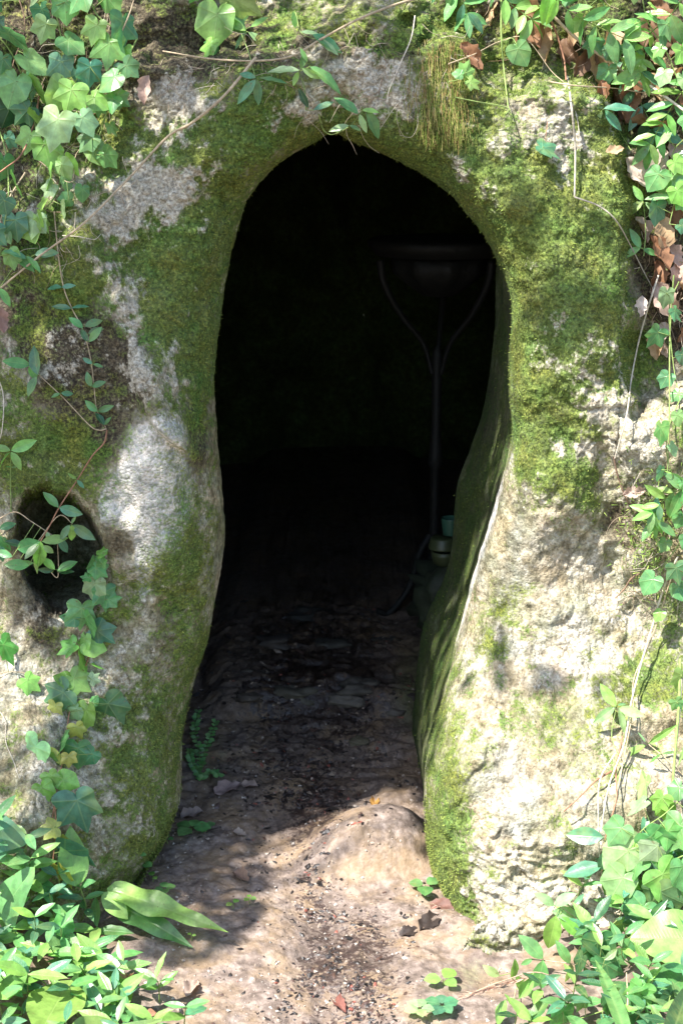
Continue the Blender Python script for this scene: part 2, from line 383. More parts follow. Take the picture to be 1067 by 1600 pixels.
# ================================================================ ROCK
def blob(px, py, x, y, rx, ry, a=0):
    ca, sa = math.cos(R(a)), math.sin(R(a)); dx, dy = px - x, py - y
    u, v = dx * ca + dy * sa, -dx * sa + dy * ca
    return np.exp(-((u / rx) ** 2 + (v / ry) ** 2) ** 1.0)
MOSS = [(275,430,85,150,0,1.0),(380,215,130,70,-25,.75),(330,330,50,60,0,.5),(300,560,60,70,0,.6),(560,205,160,40,10,.8),(700,262,90,45,35,.8),(790,400,55,110,0,.7),(870,450,110,150,0,.85),
 (860,280,110,90,0,.6),(950,300,60,150,0,.7),(865,640,95,120,0,.85),(840,690,40,60,0,.9),(700,180,60,80,0,.6),(110,440,70,90,0,.9),(215,260,60,60,0,.5),(900,760,60,50,0,.4),(30,600,60,110,0,.45),
 (60,720,90,70,0,.65),(300,1010,45,230,-6,.48),(210,1180,90,160,0,.55),(250,1320,60,90,0,.6),(80,1380,90,50,0,.3),(700,1150,38,200,5,.5),(700,1300,50,140,0,.5),
 (790,980,35,90,20,.6),(850,1100,60,60,0,.4),(960,1080,100,60,10,.55),(1030,1020,60,90,0,.6),(740,1400,60,70,0,.5),(690,1370,40,70,0,.6),(930,1190,60,60,0,.3),
 (90,160,140,160,0,.6),(600,40,260,60,0,.55),(900,80,220,80,0,.6),(1000,560,60,60,0,.7),(300,850,30,160,0,.35),(110,700,60,60,0,.4),(230,900,60,40,0,.35)]
PALE = [(243,745,60,88,-8,1.1),(180,790,30,34,0,.8),(270,690,40,30,0,.6),(250,850,40,40,0,.5),(225,900,14,55,0,.7),(820,890,50,80,0,.36),(738,905,8,170,14,.55),(775,780,9,70,12,.45),(870,1230,150,80,0,.33),(800,640,12,110,0,.5)]  # narrow strips along the right rim paint in a sunlit edge
CRUST = [(185,400,50,170,20,.55),(260,300,90,40,-25,.85),(280,160,50,50,0,.8),(230,270,70,60,0,.2),(120,290,50,60,0,.6),(560,120,80,55,0,.65),(480,170,40,40,0,.8),(640,150,60,50,0,.5),(800,200,90,45,10,.4),(900,220,60,90,0,.45),(820,440,60,40,0,.2),
 (860,540,70,50,0,.25),(940,610,45,110,0,.45),(880,700,60,50,0,.2),(1010,700,70,90,0,.8),(840,860,120,90,0,.35),(880,1050,120,90,0,.4),(225,920,22,70,0,.6),(240,600,40,60,0,.7),(205,540,18,70,0,.7),(110,1040,90,120,0,.45),(70,1230,90,90,0,.6),
 (180,1320,80,60,0,.4),(850,1420,150,90,0,.8),(730,270,60,26,38,.5),(60,340,40,60,0,.5),(170,1100,70,90,0,.3),(960,950,70,80,0,.5),(60,560,80,80,0,.3)]
BROWN = [(110,1020,160,200,0,.34),(60,520,120,160,0,.35),(200,1250,120,110,0,.3),(160,300,150,160,0,.3),(520,130,200,60,0,.3),(130,640,85,130,0,.75),(215,600,30,60,0,.5),(190,850,30,50,0,.45),(120,560,80,80,0,.4),(250,1000,80,90,0,.4),(60,960,60,60,0,.35),(310,680,30,110,0,.8),(780,720,14,90,0,.3),
 (20,330,70,150,0,.6),(300,60,190,60,0,1.2),(60,80,170,150,0,1.2),(850,40,260,80,0,1.2),(1030,180,70,190,0,1.3),(1045,420,50,170,0,1.3),(970,800,40,60,0,.8),(60,1330,100,60,0,.3)]
def build_rock():
    ang = np.arctan2(C[:, 1] - cen[1], C[:, 0] - cen[0]); dx, dy = np.cos(ang), np.sin(ang)
    def rect(x0, x1, y0, y1):
        tx = np.where(dx > 0, (x1 - cen[0]) / np.maximum(dx, 1e-6), (x0 - cen[0]) / np.minimum(dx, -1e-6))
        ty = np.where(dy > 0, (y1 - cen[1]) / np.maximum(dy, 1e-6), (y0 - cen[1]) / np.minimum(dy, -1e-6))
        t = np.minimum(tx, ty); return np.stack([cen[0] + dx * t, cen[1] + dy * t], 1)
    O1 = rect(-60, 1127, -70, 1680)
    NR = 330; s = np.linspace(0, 1, NR); s = .30 * s + .70 * s ** 1.5; s = s - .25 * np.sin(np.pi * s) * 0
    A = C[None, :, :2] + s[:, None, None] * (O1 - C[:, :2])[None]
    ext = np.array([1.03, 1.08, 1.15, 1.25, 1.4, 1.6, 1.9, 2.3, 2.8])
    E = cen + (O1 - cen)[None] * ext[:, None, None]
    A = np.concatenate([A, E], 0); nr = len(A); px, py = A[..., 0], A[..., 1]
    D = np.full(px.shape, 1e9); WL = np.zeros(px.shape); LL = np.zeros(px.shape)
    near = slice(0, 200)
    for k in range(-150, 151, 2):
        c = np.roll(C, k, 0)
        d = np.hypot(px[near] - c[None, :, 0], py[near] - c[None, :, 1]); m = d < D[near]
        D[near][m] = d[m]; WL[near][m] = np.broadcast_to(c[None, :, 2], m.shape)[m]; LL[near][m] = np.broadcast_to(c[None, :, 3], m.shape)[m]
    D[0] = 0; WL[0] = C[:, 2]; LL[0] = C[:, 3]
    D[200:] = 400; WL[200:] = 100; LL[200:] = .1
    # rings past the first 200 that are still near the lip
    D = np.where(D > 1e8, 400, D)
    Y = front_Y(px, py, D, np.maximum(WL, 1), LL)
    V = P(px, py, Y)                                     # (nr,NT,3)
    EY = V[0, :, 1].copy()
    # ---- passage behind the mouth
    R2 = np.array([(540,150),(700,200),(775,290),(768,420),(765,560),(757,630),(740,685),(716,728),(705,790),(703,860),(690,912),(664,955),(650,1015),(648,1080),(640,1160),(690,1400),
        (600,1560),(400,1560),(200,1350),(150,1000),(190,700),(240,400),(340,200),(450,140)], float)
    a2 = np.arctan2(R2[:, 1] - cen[1], R2[:, 0] - cen[0]); r2 = np.hypot(*(R2 - cen).T); o = np.argsort(a2); a2, r2 = a2[o], r2[o]
    rr = np.interp(ang, np.r_[a2 - 2*np.pi, a2, a2 + 2*np.pi], np.r_[r2, r2, r2])
    k_ = np.ones(61) / 61; rr = np.convolve(np.r_[rr[-30:], rr, rr[:30]], k_, 'valid')
    Q = P(cen[0] + dx * rr, cen[1] + dy * rr, np.full(NT, .42))
    inner = []
    for t in np.linspace(0, 1, 44)[1:]:
        p = V[0] + (Q - V[0]) * t
        bul = math.sin(math.pi * t) * .012; g = nrm
        p[:, 0] += dx * bul; p[:, 2] -= dy * bul; inner.append(p)
    c3 = np.array([.08, 0, .60]); dirx = Q - c3; dirx[:, 1] = 0; ln = np.linalg.norm(dirx, axis=1)
    u = dirx / ln[:, None]
    for t in np.linspace(0, 1, 34)[1:]:
        rad = ln + (1.15 - ln) * math.sin(math.pi / 2 * min(1, t * 2.2)) if t < .5 else 1.15 * math.sqrt(max(0, 1 - ((t - .5) / .5) ** 2)) + .001
        p = c3 + u * (rad[:, None] if hasattr(rad, 'shape') else rad); p[:, 1] = .42 + 2.4 * t; inner.append(p)
    inner = np.array(inner); ni = len(inner)
    full = np.concatenate([inner[::-1], V], 0); n = len(full)
    # normals
    du = np.roll(full, -1, 1) - np.roll(full, 1, 1); dv = np.gradient(full, axis=0)
    N = np.cross(du, dv); N /= np.maximum(np.linalg.norm(N, axis=2), 1e-9)[..., None]
    tocam = CAM - full[ni + 50, 0]; 
    if np.dot(N[ni + 150, 10], CAM - full[ni + 150, 10]) < 0: N = -N
    # masks in front-surface coordinates
    PX = np.concatenate([np.repeat(px[:1], ni, 0), px]); PY = np.concatenate([np.repeat(py[:1], ni, 0), py])
    moss = sum(a * blob(PX, PY, x, y, rx, ry, r) for x, y, rx, ry, r, a in MOSS)
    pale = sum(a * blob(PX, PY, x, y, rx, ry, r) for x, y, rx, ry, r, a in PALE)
    brown = sum(a * blob(PX, PY, x, y, rx, ry, r) for x, y, rx, ry, r, a in BROWN)
    isin = np.zeros(PX.shape); isin[:ni] = 1
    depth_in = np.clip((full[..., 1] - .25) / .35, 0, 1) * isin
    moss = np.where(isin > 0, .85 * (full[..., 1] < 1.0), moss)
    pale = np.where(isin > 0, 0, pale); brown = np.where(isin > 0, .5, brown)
    recess_shade = np.clip(isin * .62 + depth_in * .38, 0, 1)  # shade painted into the passage walls, stronger with depth
    hr = holeratio(PX, PY); recess_shade = np.maximum(recess_shade, sst(.95, .6, hr) * (1 - isin) * .6)  # the hollow gets painted shade as well
    low = fbm(full, 9, 3, 77)
    mott = fbm(full, 42, 4, 177, .62); mott2 = fbm(full, 17, 2, 178)
    moss = np.clip(moss * .92 + (.18 + .12 * sst(520, 380, PX) + .16 * sst(800, 500, PY)) * (1 - isin) + low * .18 + (mott * .55 + mott2 * .22) * (.35 + .65 * np.clip(1.15 - moss, 0, 1)) * (1 - np.clip(pale, 0, 1)), 0, 1.2); brown = np.clip(brown + .18 * fbm(full, 12, 2, 79), 0, 1.2)
    crust = sum(a * blob(PX, PY, x, y, rx, ry, r) for x, y, rx, ry, r, a in CRUST) + .10
    cn = fbm(full, 38, 5, 301, .72); crust = sst(.16, .82, crust * .70 + cn * .55) * (1 - isin) * (1 - np.clip(pale, 0, 1)) * sst(14, 50, np.concatenate([np.zeros((ni, NT)), D]) + 30 * noise(full, 14, 309))
    moss = moss * (1 - .75 * crust) * (1 - .45 * np.clip(brown - .3, 0, 1)); brown = brown * (1 - .6 * crust)
    # fine relief along the normal
    crumb = np.clip(1 - pale * 1.1 - .45 * blob(PX, PY, 850, 1060, 130, 260), .12, 1) * np.where(isin > 0, .5, 1)
    up_ = sst(.55, .9, full[..., 2])
    rid = 1 - np.abs(fbm(full, 34, 3, 91)) * 2.2
    amp = crumb * (0.0030 * fbm(full, 28, 3, 83) + .0018 * rid * (.5 + .7 * (1 - np.clip(moss, 0, 1))) + 0.0020 * fbm(full, 95, 2, 87) * (.6 + .6 * up_) + .0013 * noise(full, 260, 89))
    amp += .004 * np.clip(pale, 0, 1) * fbm(full * [1, 1, .6], 16, 2, 95)
    amp += crust * (.0016 + .0018 * noise(full, 150, 303) + .0014 * noise(full, 300, 305))
    # layered flaking low on the right jamb
    lay = blob(PX, PY, 850, 1430, 170, 130) * (1 - isin)
    q = full @ np.array([.25, .1, 1.0]); lw = np.abs(((q * 55 + fbm(full, 20, 2, 99) * 1.1) % 1) - .5) * 2
    amp += lay * (.006 * lw ** 2 - .003 + .004 * noise(full, 60, 101) - .004 * (noise(full, 90, 103) > .35))
    rg = 1 - np.abs(fbm(full * [1, 1, .8], 7, 3, 401)) * 5; amp -= (1 - isin) * .0035 * sst(.55, 1.0, rg) * sst(.0, .4, noise(full, 5, 403) + .1)
    cav = blob(PX, PY, 960, 880, 60, 60) + blob(PX, PY, 880, 1010, 120, 70) * .7; amp += cav * (1 - isin) * (-.007) * sst(.1, .6, noise(full, 48, 105))
    lipd = np.concatenate([np.zeros((ni, NT)), D]); amp *= np.where(isin > 0, .6, .35 + .65 * sst(2, 34, lipd))
    full = full + N * amp[..., None]
    idx = np.arange(n * NT).reshape(n, NT); a = idx[:-1]; b = idx[1:]
    F = np.stack([a, np.roll(a, -1, 1), np.roll(b, -1, 1), b], -1).reshape(-1, 4)
    cols = np.stack([moss, np.clip(pale, 0, 1.2), brown, recess_shade], -1).reshape(-1, 4)
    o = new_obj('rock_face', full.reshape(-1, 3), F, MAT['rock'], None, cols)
    a_ = o.data.attributes.new('crust', 'FLOAT', 'POINT'); a_.data.foreach_set('value', crust.astype(np.float32).ravel())
    tag(o, kind='structure')
    return full, N, moss, isin, PX, PY
RK = build_rock()
# ================================================================ GROUND
def axis(a, b, step, far):
    m = np.arange(a, b + 1e-9, step); l = a - np.geomspace(step * 3, far, 26)[::-1]; r = b + np.geomspace(step * 3, far, 26); return np.r_[l, m, r]
def build_ground():
    xs = axis(-.60, .60, .0032, 60); ys = np.r_[-.62 - np.geomspace(.01, 60, 26)[::-1], np.arange(-.62, .95, .0034), np.linspace(.97, 3.0, 30)]
    X, Yy = np.meshgrid(xs, ys); Z = G(X, Yy); n, m = X.shape
    idx = np.arange(n * m).reshape(n, m)
    F = np.stack([idx[:-1, :-1], idx[:-1, 1:], idx[1:, 1:], idx[1:, :-1]], -1).reshape(-1, 4)
    V = np.stack([X, Yy, Z], -1).reshape(-1, 3)
    t = (V - CAM) ; dep = t @ FW; pxx = 533.5 + FPX * t[:, 0] / np.maximum(dep, .05); pyy = 800 - FPX * (t @ UP) / np.maximum(dep, .05)
    moss = .55 * blob(pxx, pyy, 330, 1190, 60, 90) + .55 * blob(pxx, pyy, 740, 1520, 70, 60) + .4 * blob(pxx, pyy, 300, 1350, 80, 50) + .8 * blob(pxx, pyy, 650, 1080, 60, 110) + .3 * blob(pxx, pyy, 450, 960, 160, 40)
    lft = np.interp(pyy, [900, 1080, 1200, 1320, 1450, 1600], [360, 350, 370, 420, 440, 430]); rgt = np.interp(pyy, [900, 1080, 1200, 1320, 1450, 1600], [640, 640, 650, 560, 650, 640])
    ctr = (lft + rgt) / 2; hw = (rgt - lft) / 2
    wet = .06 + .50 * np.exp(-((pxx - ctr) / hw) ** 4) + .30 * blob(pxx, pyy, 500, 1090, 160, 55) + .15 * blob(pxx, pyy, 480, 1000, 160, 60)
    wet += .30 * blob(pxx, pyy, 490, 1270, 50, 60) + .22 * blob(pxx, pyy, 560, 1510, 90, 50) + .15 * blob(pxx, pyy, 480, 1450, 40, 80)
    wet -= .65 * blob(pxx, pyy, 590, 1335, 95, 60) + .3 * blob(pxx, pyy, 400, 1520, 60, 120)
    lit = np.clip(sst(.35, .8, V[:, 1]) * .7 + sst(-.28, -.42, V[:, 0]) * sst(0, -.1, V[:, 1]) * .5 + sst(.3, .42, V[:, 0]) * .5 + .45 * sst(.02, .25, V[:, 1]), 0, 1)  # shade painted into the floor colour going inward; side banks darker too
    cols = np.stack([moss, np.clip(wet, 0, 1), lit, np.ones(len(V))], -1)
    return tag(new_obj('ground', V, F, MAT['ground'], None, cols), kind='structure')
build_ground()
# ================================================================ MOSS FUZZ (uncountable)
def build_moss():
    full, N, moss, isin, PX, PY = RK
    ok = (PX > -40) & (PX < 1110) & (PY > -50) & (PY < 1560) & (full[..., 1] < .6)
    area = np.ones(moss.shape); wgt = np.clip(moss - .5, 0, .5) * ok * (.25 + .75 * (np.arange(len(moss))[:, None] - isin.sum(0)[0] > 14)) * np.where(isin > 0, .3, 1)
    step = np.linalg.norm(np.diff(full, axis=0, append=full[-1:]), axis=2) * np.linalg.norm(np.roll(full, -1, 1) - full, axis=2)
    wgt = (wgt * step).ravel(); wgt /= wgt.sum()
    n = 80000; ids = rng.choice(len(wgt), n, p=wgt); p = full.reshape(-1, 3)[ids]; nn = N.reshape(-1, 3)[ids]; mm = moss.ravel()[ids]
    p = p + rng.normal(0, .0011, p.shape)
    d = nn * 1.0 + rng.normal(0, .65, p.shape) + np.array([0, 0, -.15]); d /= np.linalg.norm(d, axis=1)[:, None]
    ln = rng.uniform(.0016, .0042, n)[:, None] * (.7 + .5 * mm[:, None]); s = np.cross(d, rng.normal(0, 1, p.shape)); s /= np.linalg.norm(s, axis=1)[:, None]
    wd = rng.uniform(.0005, .0011, n)[:, None]
    V = np.stack([p - nn * .001 - s * wd, p - nn * .001 + s * wd, p + d * ln], 1).reshape(-1, 3)
    F = np.arange(n * 3).reshape(-1, 3)
    g = rng.uniform(0, 1, n)[:, None]; patch = (.5 + .5 * noise(p, 14, 5))[:, None]
    c = np.array([.038, .068, .011]) * (1 - g) + np.array([.16, .225, .042]) * g; c = c * (1 - .5 * patch) + patch * .5 * np.array([.30, .29, .09]) * (.4 + g)
    c = np.repeat(np.c_[c, np.ones(n)], 3, 0)
    o = new_obj('moss', V, F, MAT['moss'], None, c, None, False, 'tint'); tag(o, 'short green moss fuzz coating the rock round the cave mouth', 'moss', kind='stuff')
build_moss()
# ================================================================ CANOPY that dapples the sun (unseen, leaves placed along sun rays for the wanted shade)
SH = [ # x, y, rx, ry, + shade / - light
 (380,190,110,60,.9),(270,450,100,150,.8),(100,610,130,130,.6),(90,720,110,80,.6),(30,430,60,80,.4),(200,1330,100,70,.5),(325,1365,110,75,1.2),(300,1530,90,30,-.8),(310,1450,110,50,.9),(250,1500,60,30,.4),(330,1230,130,110,1.0),
 (450,1150,260,130,1.5),(150,1000,60,120,.2),(880,520,60,70,.45),(840,690,60,50,.5),(800,350,50,60,.45),(930,250,50,60,.4),(785,960,26,75,.85),(850,1040,40,50,.6),(820,1320,60,24,.75),(960,1080,100,34,.75),
 (700,60,90,40,.4),(280,90,80,40,.7),(1010,560,50,60,.4),(190,90,30,60,.3),(60,1480,60,40,.45),(900,1560,60,40,.5),
 (280,290,90,50,-1.8),(160,330,80,110,-1.2),(270,160,60,45,-1.0),(560,130,90,80,-.6),(860,880,140,120,-1),(880,1220,180,130,-1),(560,1560,190,110,-1.2),(595,1340,150,80,-1.6),(900,1400,160,90,-.9),(1040,1300,60,150,-.8),
 (240,740,80,80,-.05),(80,120,120,120,-.6),(980,120,120,140,-.4),(150,560,30,80,-.1),(120,1130,90,180,-.5),(450,1580,60,60,-.6),(80,1560,80,50,-.3),(1030,600,40,150,-.3)]
def build_tree():
    gx, gy = np.meshgrid(np.arange(-150, 1230, 19.), np.arange(-260, 1720, 19.)); gx = gx.ravel() + rng.uniform(-6, 6, gx.size); gy = gy.ravel() + rng.uniform(-6, 6, gy.size)
    f = .20 + .36 * fbm(np.c_[gx, gy, gx * 0], 1/70., 2, 123) + sum(a * blob(gx, gy, x, y, rx, ry) for x, y, rx, ry, a in SH)
    m = f > .62; gx, gy = gx[m], gy[m]; p = hit(gx, gy); t = rng.uniform(2.35, 3.1, len(gx)); q = p + SUN * t[:, None]
    full, _, _, isin, _, _ = RK
    cand = np.argwhere((isin > 0) & (full[..., 0] > .07) & (full[..., 1] < .5) & (full[..., 2] > 0) & (full[..., 2] < 1.1)); cand = cand[rng.choice(len(cand), 230)]
    pi_ = full[cand[:, 0], cand[:, 1]]; q = np.vstack([q, pi_ + SUN * rng.uniform(2.4, 3.1, (230, 1))])  # extra leaves added to keep sun off the inner right wall
    b = Buf()
    for c0 in q:
        s_ = random.uniform(.034, .050); n_ = nrm(SUN + rng.normal(0, .28, 3)); a = nrm(np.cross(n_, rng.normal(0, 1, 3))); e = np.cross(n_, a)
        pts = [(-.5, 0), (-.2, .30), (.15, .34), (.55, 0), (.15, -.34), (-.2, -.30)]
        V = [c0 + a * x * s_ * 1.2 + e * y * s_ for x, y in pts]; b.add(V, [(0, 1, 2, 5), (5, 2, 4, 4)][:1], None, (.07, .13, .03, 1)); b.add(V, [(2, 3, 4), (5, 2, 4)], None, (.07, .13, .03, 1))
    base = np.array([-2.7, -1.6, -.1]); root = thing('unseen_tree', base, 'unseen leafy canopy added outside the picture on the left to dapple the sun', 'unseen_tree')
    b.build('crown', MAT['unseen_tree'], root, base, False)
    tb = Buf(); br = (.20, .16, .11, 1); top = q.mean(0) + np.array([-.3, .1, .25])
    tube(tb, [base, base + [.1, .05, 1.2], base + [.3, .1, 2.3], top + [-.8, -.1, .15], top], .12, .02, 10, br, 8)
    for k in range(26):
        e = q[rng.integers(len(q))]; s0 = base + [.3, .1, 2.3] if k % 3 else top
        tube(tb, [s0, (s0 + e) / 2 + [0, 0, .12], e], .012, .003, 5, br, 6)
    tb.build('trunk', MAT['bark'], root, base)
build_tree()
# tables of the first surface seen along each ray, so that plants can be rooted on it quickly
GX = np.arange(-180, 1260, 5.); GY = np.arange(-330, 1780, 5.)
def _table(fn, gy):
    X, Y_ = np.meshgrid(GX, gy); x, y = X.ravel(), Y_.ravel(); out = []
    for i in range(0, len(x), 20000):
        out.append(np.linalg.norm(fn(x[i:i+20000], y[i:i+20000]) - CAM, axis=1))
    return np.concatenate(out).reshape(X.shape)
NOHOLE = True; HT = _table(hit, GY); NOHOLE = False; GYG = np.arange(780, 1780, 5.); GT = _table(gp, GYG)
def look(T, gy, px, py):
    fx = min(max((px - GX[0]) / 5., 0), len(GX) - 1.01); fy = min(max((py - gy[0]) / 5., 0), len(gy) - 1.01); i, j = int(fy), int(fx); u, v = fx - j, fy - i
    c = T[i:i+2, j:j+2]
    if c.max() - c.min() > .05: d = T[int(round(fy)), int(round(fx))]
    else: d = c[0,0]*(1-u)*(1-v) + c[0,1]*u*(1-v) + c[1,0]*(1-u)*v + c[1,1]*u*v
    r = rayd(px, py); return CAM + r / np.linalg.norm(r) * d
# ================================================================ LEAVES
IVY_A = np.array([0,10,24,38,50,64,82,97,110,132,156,180.]); IVY_R = np.array([.80,.62,.49,.56,.68,.52,.41,.45,.50,.42,.28,.10]); IVY_H = np.array([.80,.74,.66,.60,.57,.53,.50,.49,.48,.43,.34,.12])
def frame(T, N):
    T = nrm(T); N = nrm(np.asarray(N) - np.dot(N, T) * T); return np.cross(T, N), T, N
def ivy_leaf(buf, base, T, N, size, c, lobes=None):
    U, T, N = frame(T, N); lobes = random.uniform(.1, 1.2) if lobes is None else lobes; n = 44; V = []; uv = []
    asym = random.uniform(-.12, .12); cup = random.uniform(-.10, .16); wav = random.uniform(.01, .035); ph = random.uniform(0, 6); droop = random.uniform(.02, .22)
    V.append(base); uv.append((0, 0)); th = np.arange(n) / n * 360 - 180
    for ring in (.35, .7, 1.0):
        for a in th:
            aa = abs(a); r = np.interp(aa, IVY_A, IVY_R) * lobes + np.interp(aa, IVY_A, IVY_H) * (1 - lobes)
            r *= ring * (1 + asym * math.sin(R(a))) * 1.02; u = r * math.sin(R(a)); v = r * math.cos(R(a))
            h = cup * abs(u) - droop * v * abs(v) + wav * math.sin(ph + a / 18.) * ring - .05 * abs(math.sin(R(a * 3.3))) * ring * ring
            V.append(base + size * (U * u + T * v + N * h)); uv.append((u, v))
    F = [(0, 1 + k, 1 + (k + 1) % n) for k in range(n)]; buf.add(V, F, np.array(uv), (*c, 1))
    F4 = [(1 + r_ * n + k, 1 + (r_ + 1) * n + k, 1 + (r_ + 1) * n + (k + 1) % n, 1 + r_ * n + (k + 1) % n) for r_ in (0, 1) for k in range(n)]
    buf.f4.append(np.array(F4) + buf.n - len(V))
def lance_leaf(buf, base, T, N, size, c, wid=.42, ns=9, fold=.28, droop=None, wavy=.02, shape=.9, twist=0, heart=0):
    U, T, N = frame(T, N); droop = random.uniform(.0, .35) if droop is None else droop; V = []; uv = []; ph = random.uniform(0, 6)
    for i in range(ns):
        v = i / (ns - 1); w_ = wid * .5 * (math.sin(math.pi * min(1, v ** shape)) ** .85 if 0 < v < 1 else 0.02)
        if heart: w_ = wid * .5 * (math.sqrt(max(0, 1 - v)) * (1.15 - .15 * v)) if v > .0 else wid * .38
        th = v * droop * 1.6; cen_ = base + size * (T * (v * math.cos(th * .5)) - N * (v * math.sin(th * .5)))
        tw = twist * v; U2 = U * math.cos(tw) + N * math.sin(tw); N2 = N * math.cos(tw) - U * math.sin(tw)
        for j in (-1, -.55, 0, .55, 1):
            h = fold * abs(j) * w_ * 1.0 + wavy * math.sin(ph + v * 17 + j * 2) * abs(j) * (w_ / (wid * .5 + 1e-6))
            V.append(cen_ + size * (U2 * j * w_ + N2 * h)); uv.append((j * w_, v))
    F = [(i * 5 + j, i * 5 + j + 1, (i + 1) * 5 + j + 1, (i + 1) * 5 + j) for i in range(ns - 1) for j in range(4)]
    buf.add(V, F, np.array(uv), (*c, 1))
def dead_leaf(buf, base, T, N, size, c, wid=.6):
    U, T, N = frame(T, N); V = []; uv = []; ns = 12; ph = random.uniform(0, 9); cur = random.uniform(-.6, .9); cr = random.uniform(.3, 1.0)
    for i in range(ns):
        v = i / (ns - 1); w_ = wid * .5 * (math.sin(math.pi * v ** .85) ** .7 if 0 < v < 1 else .03) * (1 + .16 * math.sin(v * 24 + ph))
        for j in (-1, -.6, -.25, 0, .25, .6, 1):
            h = cr * (abs(j) ** 1.4) * w_ * (1 + .4 * math.sin(ph + v * 6)) + .035 * math.sin(v * 13 + j * 4 + ph) - cur * (v - .5) ** 2 * .6 + .02 * math.sin(31 * v + 9 * j)
            V.append(base + size * (U * j * w_ * (1 - .25 * cr) + T * v + N * h)); uv.append((j * w_, v))
    F = [(i * 7 + j, i * 7 + j + 1, (i + 1) * 7 + j + 1, (i + 1) * 7 + j) for i in range(ns - 1) for j in range(6)]
    buf.add(V, F, np.array(uv), (*c, 1))
RX = np.array([1., 0, 0])
def on(px, py, lift=.004):
    """point on the first surface behind a pixel, raised towards the viewer by lift metres"""
    p = look(HT, GY, px, py)
    if np.linalg.norm(p - CAM) > 3.3: p = CAM + nrm(p - CAM) * 2.28      # over the open mouth: hang at the rim
    return p + nrm(CAM - p) * lift
def ppm(p): return np.linalg.norm(p - CAM) / FPX            # metres per pixel there
def face_n(j=.28, up=.55): return nrm(np.array([0, -.8, up]) + rng.normal(0, j, 3))
def dirpx(a): return RX * math.cos(R(a)) + np.array([0, .12, .99]) * math.sin(R(a))
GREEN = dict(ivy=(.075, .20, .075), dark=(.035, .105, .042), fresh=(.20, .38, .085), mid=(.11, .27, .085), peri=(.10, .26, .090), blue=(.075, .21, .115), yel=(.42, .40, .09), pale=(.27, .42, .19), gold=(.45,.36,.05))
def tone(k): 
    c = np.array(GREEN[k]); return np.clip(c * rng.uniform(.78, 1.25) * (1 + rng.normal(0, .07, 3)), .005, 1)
STEM = dict(tan=(.40, .31, .20, 1), red=(.30, .15, .09, 1), green=(.20, .27, .08, 1), grey=(.36, .32, .25, 1), brown=(.20, .13, .085, 1), white=(.55, .48, .38, 1))
def strand(name, label, cat, path, leaves, r=.0013, stem='green', lift=.006, kind='lance', group=None, r1=None, petiole=.0006, wid=.42, lifts=None, tufts=None):
    """a creeping or hanging stem; leaves = (px, py, tip angle, length px, tone[, kind])"""
    pts = [on(x, y, (lifts[i] if lifts else lift)) for i, (x, y) in enumerate(path)]
    root = thing(name, pts[0], label, cat, group); sb = Buf(); lb = Buf(); eb = Buf()
    sp = tube(sb, pts, r, r * .6 if r1 is None else r1, 6, STEM[stem], 7)
    for lf in leaves:
        x, y, a, ln, tn = lf[:5]; kd = lf[5] if len(lf) > 5 else kind
        b0 = P(x, y, 0); dd = rayd(x, y)
        # depth from the closest bit of stem, a little nearer the viewer
        k = int(np.argmin([np.linalg.norm(np.cross(q - CAM, nrm(dd))) for q in sp])); dist = np.linalg.norm(sp[k] - CAM) - .004 - random.uniform(0, .010)
        b = CAM + nrm(dd) * dist; size = ln * ppm(b)
        if kd == 'ivy':
            b = b - dirpx(a) * size * .18
            if np.linalg.norm(b - sp[k]) > .004: tube(sb, [sp[k], (sp[k] + b) / 2 + nrm(CAM - b) * .004, b], petiole, petiole, 5, STEM['green'], 4)
            ivy_leaf(eb, b, dirpx(a), face_n(.52), size * 1.05, tone(tn))
        else:
            if np.linalg.norm(b - sp[k]) > .006: tube(sb, [sp[k], b], petiole, petiole, 5, STEM['green'], 0)
            lance_leaf(lb, b, dirpx(a) - nrm(b - CAM) * random.uniform(-.35, .35), face_n(.30), size, tone(tn), wid * random.uniform(.85, 1.15))
    sb.build('stem', MAT['bark'], root, pts[0])
    lb.build('foliage', MAT['lance'], root, pts[0]); eb.build('foliage', MAT['ivy'], root, pts[0])
    return root
def auto(path, n, size, kind, tones, spread=22, jit=.35, down=True, start=.1):
    """leaves set along a path"""
    pp = smooth_path(np.c_[np.array(path, float), np.zeros(len(path))], 8)[:, :2]; s = np.r_[0, np.cumsum(np.hypot(*np.diff(pp, axis=0).T))]; L = []
    for i in range(n):
        u = (start + (1 - start) * (i + .3 * random.random()) / max(1, n - 1)) * s[-1]; x = np.interp(u, s, pp[:, 0]); y = np.interp(u, s, pp[:, 1])
        k = min(len(pp) - 2, int(np.searchsorted(s, u))); d = pp[min(k + 1, len(pp)-1)] - pp[max(k - 1, 0)]; a0 = math.degrees(math.atan2(-d[1], d[0])); sz = size * random.uniform(.55, 1.2)
        if kind == 'ivy':
            sd = 1 if i % 2 else -1; off = sd * random.uniform(.3, 1) * spread; nx, ny = -math.sin(R(a0)), -math.cos(R(a0))
            a = -90 + sd * random.uniform(0, 55) if down else a0 + sd * random.uniform(15, 70)
            L.append((x + nx * off, y + ny * off, a, sz, random.choice(tones)))
        else:
            for sd in (1, -1):
                L.append((x, y, a0 + sd * random.uniform(38, 80), sz * random.uniform(.85, 1.1), random.choice(tones)))
    if kind != 'ivy':
        x, y = path[-1]
        for da in (-20, 28): L.append((x, y, a0 + da + random.uniform(-12, 12), size * .9, random.choice(tones)))
    return L
